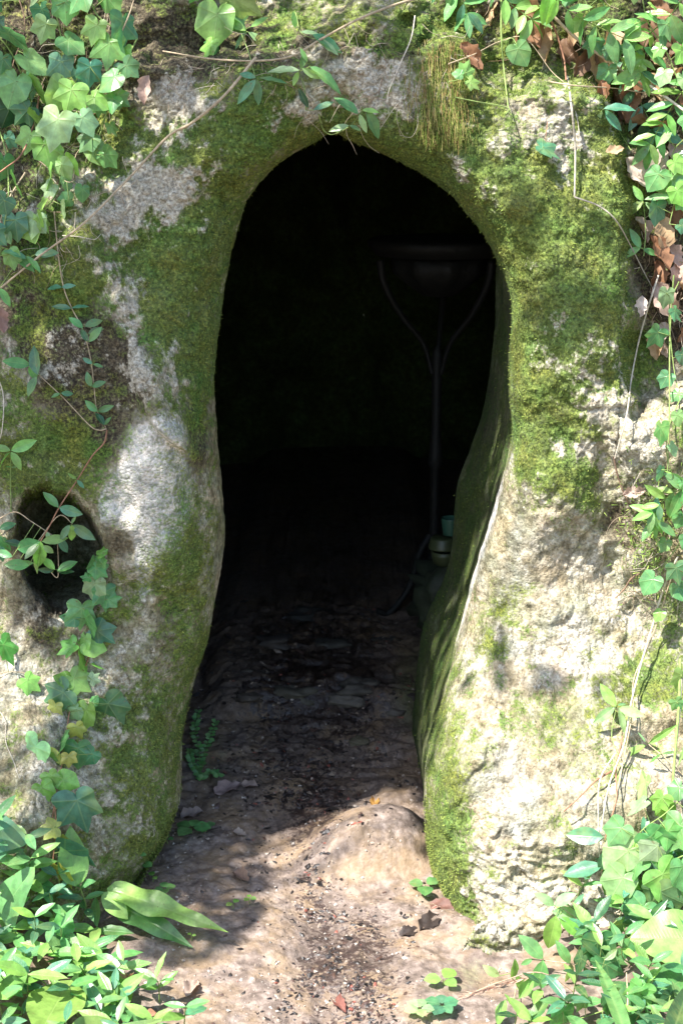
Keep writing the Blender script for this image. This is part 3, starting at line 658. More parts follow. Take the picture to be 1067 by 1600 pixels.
# ================================================================ PLANTS, LEFT
peri1 = [(97,449,180,25,'blue'),(97,449,12,22,'blue'),(112,482,172,30,'blue'),(112,482,12,28,'blue'),(130,513,138,28,'peri'),(133,510,22,30,'peri'),(138,522,22,26,'dark'),(140,534,52,30,'peri'),(138,534,118,24,'dark'),
 (145,568,150,18,'blue'),(146,569,-15,16,'peri'),(143,604,108,24,'peri'),(144,604,22,24,'mid'),(153,643,140,26,'peri'),(153,643,20,28,'mid'),(163,664,118,24,'dark'),(164,664,55,16,'mid')]
strand('periwinkle_vine', 'thin vine with small paired round-tipped leaves hanging down the rock left of the cave mouth', 'vine', [(85,330),(92,400),(100,449),(113,482),(130,515),(142,560),(147,600),(152,640),(166,668)], peri1, .0011, 'tan', .008)
strand('periwinkle_vine', 'reddish runner curving left across the bare rock to a four-leaf tip above the hollow', 'vine', [(167,670),(155,672),(140,664),(100,622),(62,586),(48,570)],
 [(95,615,195,16,'mid'),(96,614,-5,20,'blue'),(48,570,172,42,'mid'),(60,586,100,48,'blue'),(46,572,-62,25,'fresh'),(58,588,-118,34,'mid')], .0011, 'tan', .008)
strand('periwinkle_vine', 'red-stemmed shoot slanting down over the small hollow with its tuft of pale green leaves', 'vine', [(168,672),(163,692),(145,712),(120,752),(93,793),(78,822),(64,846)],
 [(120,748,150,16,'fresh'),(121,750,-50,17,'blue'),(92,793,133,34,'mid'),(93,793,-17,38,'blue'),(64,846,200,52,'peri'),(64,846,-95,44,'fresh'),(66,846,8,40,'fresh'),(62,850,-135,32,'pale'),(64,856,-108,46,'fresh'),(68,852,-40,22,'pale'),(46,884,175,38,'mid')], .0014, 'red', .03, lifts=[.006,.008,.012,.02,.05,.06,.07])
strand('periwinkle_vine', 'small shoot of three lance leaves in front of the dark hollow', 'vine', [(60,846),(92,806),(112,817),(112,820)],
 [(110,820,-125,30,'peri'),(112,820,-85,30,'fresh'),(114,820,-35,42,'blue'),(112,818,55,14,'mid')], .0009, 'tan', .05)
strand('periwinkle_vine', 'low shoot curling upward inside the bottom of the dark hollow', 'vine', [(70,880),(88,902),(92,890),(90,840)],
 [(90,892,25,34,'mid'),(90,893,0,28,'dark'),(86,890,135,28,'fresh'),(84,892,175,24,'dark'),(92,840,-60,30,'blue'),(80,848,110,20,'pale')], .0009, 'tan', .03)
strand('periwinkle_vine', 'yellow-green four-leaf tip on a thin upright stem at the left edge above the hollow', 'vine', [(18,800),(17,750),(18,706)],
 [(18,704,22,42,'fresh'),(18,706,-60,32,'fresh'),(17,704,165,28,'fresh'),(17,707,-140,32,'fresh'),(18,730,175,9,'mid'),(18,730,5,9,'mid')], .001, 'green', .015)
strand('periwinkle_vine', 'pale runner looping in from the left edge beside the dark hollow, with drooping leaves', 'vine', [(-20,820),(0,810),(25,800),(50,815),(85,838)],
 [(0,826,20,26,'peri'),(8,846,-10,34,'dark'),(0,850,-80,28,'blue'),(28,880,0,25,'mid'),(20,870,160,30,'peri'),(-8,838,-35,36,'peri')], .0011, 'tan', .03)
strand('ivy_vine', 'string of small star-shaped ivy leaves climbing beside the right rim of the hollow', 'ivy', [(158,948),(160,925),(155,895),(158,865)],
 [(160,862,40,22,'fresh'),(146,880,-110,29,'ivy'),(160,878,80,20,'mid'),(154,890,-40,29,'mid'),(136,902,170,17,'mid'),(148,918,-95,37,'pale'),(164,932,-85,39,'mid'),(174,936,10,27,'mid')], .001, 'brown', .008, 'ivy')
strand('ivy_vine', 'long chain of bright yellowish-green ivy leaves running down the left rock below the hollow', 'ivy', [(140,950),(138,990),(138,1030),(118,1075),(108,1120),(100,1180),(88,1240),(80,1300)],
 [(128,958,-95,44,'mid'),(112,966,170,29,'ivy'),(137,972,-70,41,'mid'),(158,990,-40,41,'blue'),(132,1002,-100,29,'fresh'),(146,1008,-20,34,'fresh'),(108,1012,-150,34,'fresh'),(128,1030,-85,39,'fresh'),(152,1040,-20,20,'fresh'),
  (104,1062,160,32,'fresh'),(122,1064,-40,41,'fresh'),(146,1060,40,20,'pale'),(92,1086,-150,49,'ivy'),(148,1096,60,17,'mid'),(86,1108,-100,27,'yel'),(118,1112,-130,27,'pale'),(134,1116,-100,41,'fresh'),(174,1108,-60,54,'ivy'),(122,1140,-70,27,'yel'),
  (50,1176,-120,56,'pale'),(98,1164,-120,44,'mid'),(76,1184,-20,24,'fresh'),(122,1176,-90,41,'ivy'),(142,1182,-130,29,'blue'),(108,1186,-90,24,'yel'),(82,1216,-60,29,'fresh'),(104,1222,-20,32,'fresh'),(68,1236,-70,32,'fresh'),(80,1186,-40,29,'yel')], .0014, 'red', .008, 'ivy', petiole=.0005)
strand('ivy_vine', 'two large dull blue-green ivy leaves low on the left rock on a wiry stem', 'ivy', [(85,1245),(88,1290),(84,1340),(78,1380)], [(124,1262,-75,66,'blue'),(112,1335,-30,63,'blue'),(98,1318,140,32,'yel'),(80,1293,180,32,'yel'),(98,1366,-60,41,'yel')], .0013, 'red', .01, 'ivy')
strand('ivy_vine', 'lone pair of small ivy leaves at the left edge below the hollow', 'ivy', [(-15,1060),(10,1050),(40,1052),(48,1062)], [(10,1014,-60,44,'mid'),(48,1066,-40,32,'fresh')], .0009, 'tan', .006, 'ivy')
# hanging ivy, top left
TI = [('broad pale ivy curtain hanging at the very top left corner', [(-30,40),(10,70),(40,130),(55,190),(60,235)], 10, 46, ('ivy','fresh','pale'), .05),
 ('dense ivy stem with big overlapping three-lobed leaves in the middle of the top left curtain', [(70,-40),(90,30),(105,100),(125,150),(110,205)], 9, 50, ('mid','blue','pale'), .07),
 ('ivy stem with large bright leaves arching right from the top left curtain', [(130,-40),(150,20),(180,50),(175,105),(130,165)], 9, 48, ('mid','fresh','blue'), .06),
 ('thin ivy strand trailing below the top left curtain with small bright leaves', [(90,225),(95,270),(90,300),(70,330),(62,352)], 9, 32, ('fresh','mid','pale'), .02),
 ('narrow ivy spray dropping beside the dry brown leaf at upper left', [(215,60),(190,110),(176,150),(160,200),(150,242)], 8, 32, ('mid','fresh','ivy'), .025),
 ('ivy strand running down the left edge under the corner curtain', [(-15,170),(8,230),(14,300),(6,360),(0,400)], 8, 36, ('ivy','fresh','blue'), .03),
 ('ivy sprig with a heart-shaped leaf and two small ones at the top above the arch', [(315,-30),(330,10),(340,40),(335,75)], 3, 40, ('mid','fresh'), .04)]
for lab, path, n, sz, tn, lf in TI:
    strand('ivy_vine', lab, 'ivy', path, auto(path, n, sz, 'ivy', tn, sz * .6), .0014, 'green', lf, 'ivy', petiole=.0007)
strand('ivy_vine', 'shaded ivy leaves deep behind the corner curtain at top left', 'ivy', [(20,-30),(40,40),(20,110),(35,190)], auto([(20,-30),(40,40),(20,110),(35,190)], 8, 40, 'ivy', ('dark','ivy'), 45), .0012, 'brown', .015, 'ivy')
strand('ivy_vine', 'small ivy leaves scattered between bare runners left of the arch shoulder', 'ivy', [(60,250),(110,285),(120,240),(150,215)], [(48,355,-75,38,'fresh'),(100,262,-60,30,'pale'),(130,300,-90,24,'mid'),(104,312,180,22,'ivy'),(150,238,-60,34,'fresh'),(172,158,-140,34,'mid')], .0009, 'tan', .02, 'ivy')
strand('ivy_vine', 'single large heart-shaped leaf hanging over the top edge above the arch', 'ivy', [(360,-30),(365,-5),(345,10)], [(338,34,-100,58,'fresh'),(334,76,-20,36,'mid'),(372,2,-40,60,'pale')], .0011, 'green', .05, 'ivy')
strand('periwinkle_vine', 'dull leafy shoot with two lance leaf pairs at the left edge under the ivy', 'vine', [(-20,380),(20,392),(42,405)], [(42,405,150,36,'blue'),(18,382,110,34,'mid'),(20,394,-40,44,'mid'),(42,400,-45,34,'mid'),(55,398,10,36,'blue'),(0,400,-120,30,'peri'),(0,450,-60,32,'mid')], .0011, 'green', .02)
# sprigs over the top of the arch
AR = [('drooping four-leaf sprig left of centre above the arch', [(372,40),(388,80),(396,110),(400,125)], [(400,122,160,30,'blue'),(400,124,-130,46,'blue'),(402,124,-88,38,'blue'),(404,122,-8,44,'blue')]),
 ('bright three-leaf sprig crossing the long runner near the top', [(375,75),(382,55),(385,45)], [(384,48,150,36,'fresh'),(384,50,-125,30,'pale'),(388,50,-35,34,'pale'),(392,42,30,30,'fresh')]),
 ('star of pale narrow leaves standing over the crown of the arch', [(478,172),(476,140),(468,112)], [(468,110,178,48,'pale'),(470,108,75,26,'mid'),(472,106,-32,36,'pale'),(466,112,-110,24,'fresh'),(480,96,118,22,'mid'),(484,104,-32,62,'mid'),(482,168,118,32,'dark'),(490,172,22,36,'blue')]),
 ('arched pair of long leaves at the top just left of the arch crown', [(462,20),(470,50),(488,60)], [(462,44,100,24,'fresh'),(470,50,-5,28,'pale'),(488,54,-25,54,'blue'),(495,60,-35,40,'pale')]),
 ('low sprig dangling into the opening at the point of the arch', [(498,178),(505,202),(520,210),(548,196),(560,180)], [(545,196,-168,32,'pale'),(546,196,-20,20,'mid'),(560,178,140,44,'mid'),(562,178,-70,30,'pale'),(572,172,-60,50,'mid'),(566,172,0,26,'fresh')])]
for lab, path, lv in AR: strand('periwinkle_vine', lab, 'vine', path, lv, .0010, 'green', .03, wid=.34)
# ================================================================ PLANTS, RIGHT
strand('periwinkle_vine', 'bluish four-leaf sprig resting on the moss right of the arch', 'vine', [(985,235),(970,210),(945,170)], [(942,168,170,44,'blue'),(942,170,8,48,'blue'),(944,172,-48,40,'blue'),(940,172,-118,30,'pale')], .0008, 'green', .02, wid=.36)
strand('ivy_vine', 'lone ivy leaf lying flat on the mossy face right of the arch', 'ivy', [(855,190),(852,215),(850,228)], [(854,234,-25,38,'blue')], .0006, 'red', .006, 'ivy')
strand('ivy_vine', 'little fresh ivy sprig growing from the moss above the arch on the right', 'ivy', [(700,128),(722,122),(738,105)], [(728,110,70,26,'fresh'),(716,116,170,16,'mid'),(738,130,-40,22,'fresh')], .0007, 'green', .015, 'ivy')
strand('ivy_vine', 'two-leaf ivy sprig on a bent hanging stem above the arch right side', 'ivy', [(783,-10),(783,60),(800,60),(812,80)], [(812,82,-60,34,'mid'),(806,76,160,18,'mid')], .0012, 'green', .03, 'ivy')
TR = [('long hanging leaves at the top centre-right edge', [(680,-40),(720,0),(730,20)], 'lance', 3, 50, ('mid','blue'), .03),
 ('leafy shoot arching down at the top, left in the upper right tangle', [(760,-40),(790,0),(830,30)], 'lance', 4, 46, ('mid','fresh'), .04),
 ('bright arching shoot at the top of the upper right tangle', [(850,-40),(880,10),(930,40),(975,60)], 'lance', 5, 52, ('fresh','mid'), .06),
 ('ivy strand with mid green leaves in the middle of the upper right tangle', [(900,-30),(930,40),(950,90),(975,115)], 'ivy', 6, 36, ('mid','fresh','ivy'), .05),
 ('ivy strand at the top right corner with pale sunlit leaves', [(1000,-30),(1010,30),(1040,80),(1060,130)], 'ivy', 6, 40, ('mid','pale','fresh'), .07),
 ('glossy shoot bending over the top right corner', [(1080,-30),(1050,20),(1010,60),(1000,110)], 'lance', 6, 54, ('mid','fresh','blue'), .06),
 ('dark shoot hanging behind the twigs in the upper right tangle', [(960,60),(980,120),(1000,160),(1020,200)], 'lance', 5, 48, ('dark','blue'), .02),
 ('broad-leaved shoot at the right edge beside the dry leaves', [(1090,120),(1060,150),(1035,190),(1015,225)], 'lance', 5, 54, ('mid','fresh'), .05),
 ('pale-leaved ivy at the right edge level with the arch shoulder', [(1100,180),(1070,215),(1050,240),(1040,300)], 'ivy', 4, 40, ('pale','fresh','mid'), .06),
 ('big ivy leaves hanging on the right edge above the dry leaf heap', [(1090,250),(1060,290),(1050,330),(1045,350)], 'ivy', 4, 44, ('blue','mid'), .05),
 ('thin shoot with bright leaf pair at the edge of the moss right of the arch', [(1005,400),(1008,360),(1004,312)], 'x', 0, 0, (), .03),
 ('ivy strand with sunlit leaves low on the right edge under the dry leaf heap', [(1060,440),(1045,480),(1050,560),(1060,620)], 'ivy', 4, 36, ('pale','mid','ivy'), .06),
 ('hanging ivy strand along the right edge beside the knobbly stones', [(1075,600),(1050,650),(1040,700),(1055,760)], 'ivy', 4, 36, ('pale','blue','mid'), .05),
 ('leafy shoot spreading over the moss cushion at the right edge', [(1090,760),(1050,770),(1020,800)], 'lance', 4, 46, ('fresh','mid','blue'), .05),
 ('three-leaf tip above the moss cushion on the right', [(1030,860),(1024,830),(1022,815)], 'y', 0, 0, (), .05),
 ('ivy strand over the moss cushion at the right edge', [(1085,800),(1060,850),(1030,900),(1050,950)], 'ivy', 5, 34, ('mid','ivy','fresh'), .04)]
for lab, path, kd, n, sz, tn, lf in TR:
    if kd == 'x': L = [(1004,314,125,28,'fresh'),(1004,314,-140,36,'fresh'),(1006,312,10,42,'pale'),(1006,316,-35,30,'pale'),(1000,388,118,34,'mid'),(1000,386,-150,32,'pale'),(1004,390,-15,26,'mid')]
    elif kd == 'y': L = [(1024,815,90,40,'blue'),(1023,816,-130,36,'mid'),(1026,815,-38,38,'mid'),(1024,818,-90,24,'fresh')]
    else: L = auto(path, n + 2, sz * .84, kd, tn, sz * .7)
    strand('ivy_vine' if kd == 'ivy' else 'periwinkle_vine', lab, 'ivy' if kd == 'ivy' else 'vine', path, L, .0012, 'green', lf, 'ivy' if kd == 'ivy' else 'lance', wid=.38)
strand('periwinkle_vine', 'pale green four-leaf tip crossing the hanging twigs low on the right rock', 'vine', [(966,1180),(955,1150),(962,1106)], [(962,1104,125,42,'fresh'),(960,1104,-140,42,'pale'),(966,1106,-75,42,'pale'),(966,1106,-18,40,'pale'),(964,1102,10,14,'mid')], .0009, 'green', .04, wid=.36)
strand('periwinkle_vine', 'thin bent shoot with narrow leaves reaching left from the right edge low on the rock', 'vine', [(1075,1220),(1045,1190),(1015,1165),(1010,1160)], [(1012,1162,35,52,'fresh'),(1010,1164,-155,56,'fresh'),(1008,1160,125,20,'pale'),(1032,1178,-140,24,'mid'),(1034,1178,10,22,'mid')], .001, 'tan', .04, wid=.22)
strand('ivy_vine', 'two-lobed sunlit ivy leaf casting a clear shadow on the right rock', 'ivy', [(1075,1218),(1040,1228),(1015,1245)], [(1006,1228,-100,44,'pale'),(1038,1268,-80,34,'fresh')], .0009, 'tan', .04, 'ivy')
strand('ivy_vine', 'tall ivy stem along the right edge with small leaves beside the lower rock', 'ivy', [(1064,1060),(1060,1120),(1052,1200),(1046,1260)], [(1062,1060,-100,34,'fresh'),(1058,1100,-60,22,'mid'),(1066,1180,-100,30,'pale')], .0022, 'grey', .05, 'ivy')
# ================================================================ BOTTOM RIGHT
BR = [('large opposite leaf pair at the foot of the hanging twigs', [(945,1350),(942,1325),(944,1315)], [(942,1308,176,56,'blue'),(948,1308,4,56,'pale'),(944,1330,-100,34,'dark'),(940,1352,-165,60,'blue'),(944,1352,-82,54,'mid'),(950,1352,-40,60,'fresh')], .04),
 ('overexposed white-green leaf cluster on the lower right rock', [(905,1440),(880,1420),(866,1412)], [(866,1415,145,40,'pale'),(866,1415,35,38,'pale'),(862,1425,-10,58,'pale'),(868,1430,-100,60,'fresh'),(872,1432,-40,50,'fresh')], .06),
 ('shoot with crossed glossy leaves left in the lower right tangle', [(830,1499),(870,1503),(905,1508),(940,1514)], [(848,1500,-100,58,'mid'),(848,1498,132,50,'mid'),(832,1498,-150,22,'mid'),(890,1505,120,42,'mid'),(890,1505,-90,40,'pale'),(912,1510,-60,34,'mid'),(944,1500,40,26,'pale')], .06),
 ('rounded yellowish leaves at the left foot of the lower right tangle', [(800,1570),(805,1545),(800,1520)], [(800,1530,80,36,'fresh'),(810,1560,60,44,'fresh'),(790,1562,-110,40,'fresh'),(820,1548,-30,34,'pale'),(805,1525,-60,34,'fresh'),(780,1525,150,30,'pale')], .05)]
for lab, path, lv, lf in BR: strand('periwinkle_vine', lab, 'vine', path, lv, .001, 'tan', lf)
ivb = [('sunlit ivy spray hanging above the lower right tangle', [(1080,1230),(1040,1270),(1000,1300),(985,1340)], 9, 50, ('pale','fresh','mid'), .07),
 ('large shining ivy leaves at the right edge of the lower tangle', [(1085,1330),(1050,1345),(1020,1370),(1000,1400)], 7, 56, ('pale','mid','fresh'), .08),
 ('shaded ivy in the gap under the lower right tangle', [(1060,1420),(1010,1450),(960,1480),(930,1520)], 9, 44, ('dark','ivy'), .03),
 ('ivy trailing along the bottom edge at right', [(1060,1580),(1000,1560),(940,1580),(880,1600)], 9, 42, ('mid','dark','ivy'), .04)]
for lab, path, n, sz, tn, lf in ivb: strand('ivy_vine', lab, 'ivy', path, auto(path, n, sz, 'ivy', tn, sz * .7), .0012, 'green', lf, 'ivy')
def rosette(px, py, h, n, size, tn, label, group, tilt=None, wid=.34, name='periwinkle_shoot', cat='plant'):
    g = on(px, py, .004); tip = g + np.array([rng.normal(0, .010), -abs(rng.normal(0, .012)) - h * .35, h]); root = thing(name, g, label, cat, group); sb = Buf(); lb = Buf()
    sp = tube(sb, [g, (g + tip) / 2 + rng.normal(0, .004, 3), tip], .0012, .0008, 5, STEM['green'], 5)
    a0 = random.uniform(0, 360); m = size * ppm(tip)
    for lev in range(n):
        q = sp[-1 - int(lev * (len(sp) - 1) * .30)] if lev * .3 < 1 else sp[0]
        for s in (0, 180):
            a = R(a0 + s + lev * 80 + random.uniform(-16, 16)); el = random.uniform(-.1, .9)
            T = np.array([math.cos(a), math.sin(a) * .8 - .15, el]); N_ = nrm(np.array([0, -.45, .9]) + rng.normal(0, .2, 3))
            lance_leaf(lb, q, T, N_, m * random.uniform(.8, 1.15) * (1 if lev else .85), tone(random.choice(tn)), wid * random.uniform(.85, 1.15))
    sb.build('stem', MAT['bark'], root, g); lb.build('foliage', MAT['lance'], root, g); return root
def inpoly(x, y, poly):
    n = False; m = len(poly)
    for i in range(m):
        x1, y1 = poly[i-1]; x2, y2 = poly[i]
        if (y1 > y) != (y2 > y) and x < (x2 - x1) * (y - y1) / (y2 - y1) + x1: n = not n
    return n
def scatter(poly, step, seed):
    rr = random.Random(seed); xs = [p[0] for p in poly]; ys = [p[1] for p in poly]; o = []
    y = min(ys)
    while y < max(ys):
        x = min(xs)
        while x < max(xs):
            a, b = x + rr.uniform(-.45, .45) * step, y + rr.uniform(-.45, .45) * step
            if inpoly(a, b, poly): o.append((a, b))
            x += step
        y += step
    return o
BRP = [(900,1400),(960,1360),(1010,1330),(1080,1300),(1110,1640),(760,1650),(800,1580),(850,1520),(880,1460)]
for x, y in scatter(BRP, 44, 3): rosette(x, y, random.uniform(.02, .08), random.choice((2, 2, 3)), random.uniform(36, 52), ('peri','mid','blue','fresh','dark'), 'glossy paired-leaf shoot in the tangle at the lower right corner', 'glossy shoots in the lower right corner')
BLP = [(-20,1290),(30,1330),(70,1370),(130,1410),(200,1490),(240,1550),(310,1650),(-40,1680)]
for x, y in scatter(BLP, 40, 9): rosette(x, y, random.uniform(.02, .09), random.choice((2, 2, 3)), random.uniform(38, 56), ('peri','mid','fresh','blue'), 'glossy paired-leaf shoot in the tangle at the lower left corner', 'glossy shoots in the lower left corner')
# foreground rosettes of the lower left that stand out
for x, y, h, sz, lab in [(48,1375,.07,62,'tall shoot with a drooping central leaf against the foot of the left rock'),(160,1495,.05,62,'bright rosette of crossed leaves just below the long strap-shaped frond'),(45,1530,.07,70,'large rosette of long leaves near the bottom left corner'),(195,1535,.04,52,'small bright rosette at the right edge of the lower left tangle')]:
    rosette(x, y + 30, h, 3, sz, ('fresh', 'mid'), lab, None)
def straps(name, label, cat, org_px, blades, mat='strap'):
    g = on(*org_px, .002); root = thing(name, g, label, cat); 
    for (x0, y0, l0, x1, y1, l1, wpx, tn, kw) in blades:
        a = on(x0, y0, l0); b = on(x1, y1, l1); lb = Buf(); L = np.linalg.norm(b - a); kw = dict(kw)
        mid = kw.pop('N', (0, -.6, .8)); lance_leaf(lb, a, b - a, mid, L, tone(tn), wpx * ppm(a) / L, **kw); lb.build('frond', MAT[mat], root, g)
    return root
straps('strap_fern', 'fern with a long strap-shaped wavy frond reaching right over the mud', 'fern', (165,1395),
 [(168,1388,.05,356,1452,.075,40,'fresh',dict(ns=26,fold=.18,droop=.05,wavy=.035,shape=.55,N=(.1,-.5,.85))),(165,1402,.04,300,1474,.03,40,'mid',dict(ns=20,fold=.2,droop=.1,wavy=.03,shape=.6,N=(0,-.5,.8))),
  (118,1385,.04,110,1290,.03,46,'fresh',dict(ns=14,fold=.3,droop=.2,wavy=.02,shape=.7,N=(.2,-1,.3))),(160,1395,.05,200,1432,.08,30,'fresh',dict(ns=12,fold=.2,droop=.3,wavy=.02))])
straps('arum_plant', 'plant with broad smooth rounded leaves at the left edge below the rock', 'plant', (20,1420),
 [(0,1430,.06,50,1355,.08,62,'mid',dict(ns=12,fold=.12,droop=.1,heart=1)),(-20,1560,.07,48,1450,.10,84,'fresh',dict(ns=12,fold=.15,droop=.2,heart=1)),(10,1330,.05,-5,1272,.05,70,'blue',dict(ns=10,fold=.1,droop=.3,heart=1))])
straps('arum_plant', 'plant with two big oval sunlit leaves low in the lower left corner', 'plant', (120,1560),
 [(60,1620,.10,112,1520,.13,86,'fresh',dict(ns=14,fold=.12,droop=.1,shape=1.1)),(180,1570,.07,125,1490,.09,66,'mid',dict(ns=14,fold=.1,droop=.25,shape=1.1)),(100,1640,.1,190,1590,.12,60,'fresh',dict(ns=12,fold=.2,droop=.2))])
straps('grass_tuft', 'long bright grass blades lying along the bottom edge left of centre', 'grass', (150,1610), [(130,1625,.12,330,1605,.12,26,'fresh',dict(ns=16,fold=.35,droop=.25,wavy=.0,shape=.8)),(110,1640,.12,262,1585,.12,22,'pale',dict(ns=16,fold=.3,droop=.1,wavy=0.,shape=.8))])
straps('grass_tuft', 'tall dark green grass blade rising from the lower right tangle', 'grass', (960,1610), [(985,1640,.13,930,1478,.10,26,'mid',dict(ns=16,fold=.4,droop=.1,wavy=0.,shape=.7)),(925,1640,.14,880,1545,.13,24,'mid',dict(ns=14,fold=.4,droop=.3,wavy=0.,shape=.7)),(1040,1640,.14,1085,1520,.12,34,'dark',dict(ns=14,fold=.4,droop=.1,wavy=0.,shape=.7))])
straps('broad_leaf_plant', 'broad half-shaded leaf at the right edge of the lower right tangle', 'plant', (1080,1480), [(1110,1470,.08,985,1462,.09,86,'fresh',dict(ns=14,fold=.15,droop=.15,shape=.8)),(1090,1520,.05,1000,1560,.05,60,'mid',dict(ns=12,fold=.2,droop=.2,shape=.9))])
straps('wild_strawberry', 'toothed bright green leaf trio among the shoots at lower left', 'plant', (95,1500), [(104,1470,.07,96,1420,.09,32,'mid',dict(ns=14,fold=.3,droop=.1,wavy=.05,shape=.9)),(104,1472,.07,72,1480,.08,34,'mid',dict(ns=14,fold=.3,droop=.1,wavy=.05,shape=.9)),(105,1474,.07,108,1502,.08,32,'mid',dict(ns=14,fold=.3,droop=.1,wavy=.05,shape=.9))])
def dried_spike():
    a = on(845, 1520, .10); b = on(722, 1558, .12); root = thing('dry_grass_head', a, 'soft pinkish dry grass seed head leaning over the bottom edge right of centre', 'grass'); sb = Buf(); tube(sb, [a + np.array([.06, .02, -.05]), a, (a + b) / 2 + [0, 0, .006], b], .0012, .0006, 5, (.5, .36, .24, 1))
    sb.build('stem', MAT['bark'], root, a); hb = Buf()
    for i in range(260):
        t = random.random() ** .8; p = a + (b - a) * (.1 + .9 * t); d = nrm(b - a) + rng.normal(0, .16, 3); l = random.uniform(.010, .022); s_ = np.cross(nrm(d), rng.normal(0, 1, 3)) * .0007
        hb.add([p - s_, p + s_, p + nrm(d) * l], [(0, 1, 2)], None, (.62, .42, .30, 1))
    hb.build('seed_head', MAT['moss'], root, a)
dried_spike()
# ---- seedlings on the mud
def seedling(px, py, sz, n, tn, label, h=.012, name='seedling', group=None):
    g = on(px, py, .001); root = thing(name, g, label, 'seedling', group); sb = Buf(); lb = Buf(); tip = g + [0, -.003, h]; tube(sb, [g, tip], .0008, .0007, 5, STEM['green'], 0); a0 = random.uniform(0, 360)
    for i in range(n):
        a = R(a0 + 360 * i / n + random.uniform(-15, 15)); T = np.array([math.cos(a), math.sin(a), .25]); q = tip + T * sz * ppm(g) * .12
        lance_leaf(lb, q, T, (0, -.2, 1), sz * ppm(g) * random.uniform(.8, 1.1), tone(tn), .85, ns=8, fold=.1, droop=.3, shape=.95)
    sb.build('stem', MAT['bark'], root, g); lb.build('foliage', MAT['lance'], root, g)
SD = [(300,1302,26,4,'mid','round-leaved seedling beside the curled dry leaf at the foot of the left rock'),(322,1300,18,3,'mid','smaller seedling touching the round-leaved one at the foot of the left rock'),(258,1397,16,4,'mid','four-leaved seedling on the mud above the long frond'),
 (222,1358,22,2,'mid','seedling tucked against the base of the left rock'),(240,1378,12,2,'fresh','tiny fresh seedling right of the one against the left rock'),(218,1345,10,2,'mid','smallest seedling under the bulge of the left rock'),(365,1420,12,2,'fresh','tiny two-leaved seedling right of the frond tip'),(390,1412,10,3,'fresh','tiny seedling farthest right on the dry mud past the frond'),
 (692,1540,26,3,'fresh','bright fresh seedling on the mud left of the dry grass head'),(664,1392,28,3,'mid','seedling beside the black rotten leaves at the foot of the right rock'),(655,1585,22,5,'pale','pale crinkled seedling at the bottom edge left of the right-hand tangle'),(300,1470,8,2,'fresh','minute seedling in the shade under the frond'),
 (262,1318,12,3,'mid','small seedling in the corner where the left rock meets the mud'),(690,1580,24,5,'blue','greyish seedling at the bottom edge beside the pale one')]
for x, y, sz, n, tn, lab in SD: seedling(x, y, sz, n, tn, lab)
def weed():
    g = on(312, 1215, .002); root = thing('leafy_weed', g, 'feathery little weed with tiny leaflets in the shade inside the left foot of the mouth', 'weed'); sb = Buf(); lb = Buf()
    for pth in ([(312,1215),(312,1180),(305,1140),(310,1112)], [(312,1200),(325,1160),(338,1128)], [(314,1215),(300,1190),(296,1170)], [(315,1218),(330,1205),(342,1212)]):
        pts = [on(x, y, .004 + .012 * i) for i, (x, y) in enumerate(pth)]; sp = tube(sb, pts, .0009, .0005, 5, (.16, .30, .08, 1), 6)
        for i, q in enumerate(sp):
            for s in (-1, 1): lance_leaf(lb, q, nrm(np.array([s, -.2, .35]) + rng.normal(0, .25, 3)), face_n(.2, .9), random.uniform(.007, .013), tone('mid'), .7, ns=6, fold=.1, droop=.1)
    sb.build('stem', MAT['bark'], root, g); lb.build('foliage', MAT['lance'], root, g)
weed()
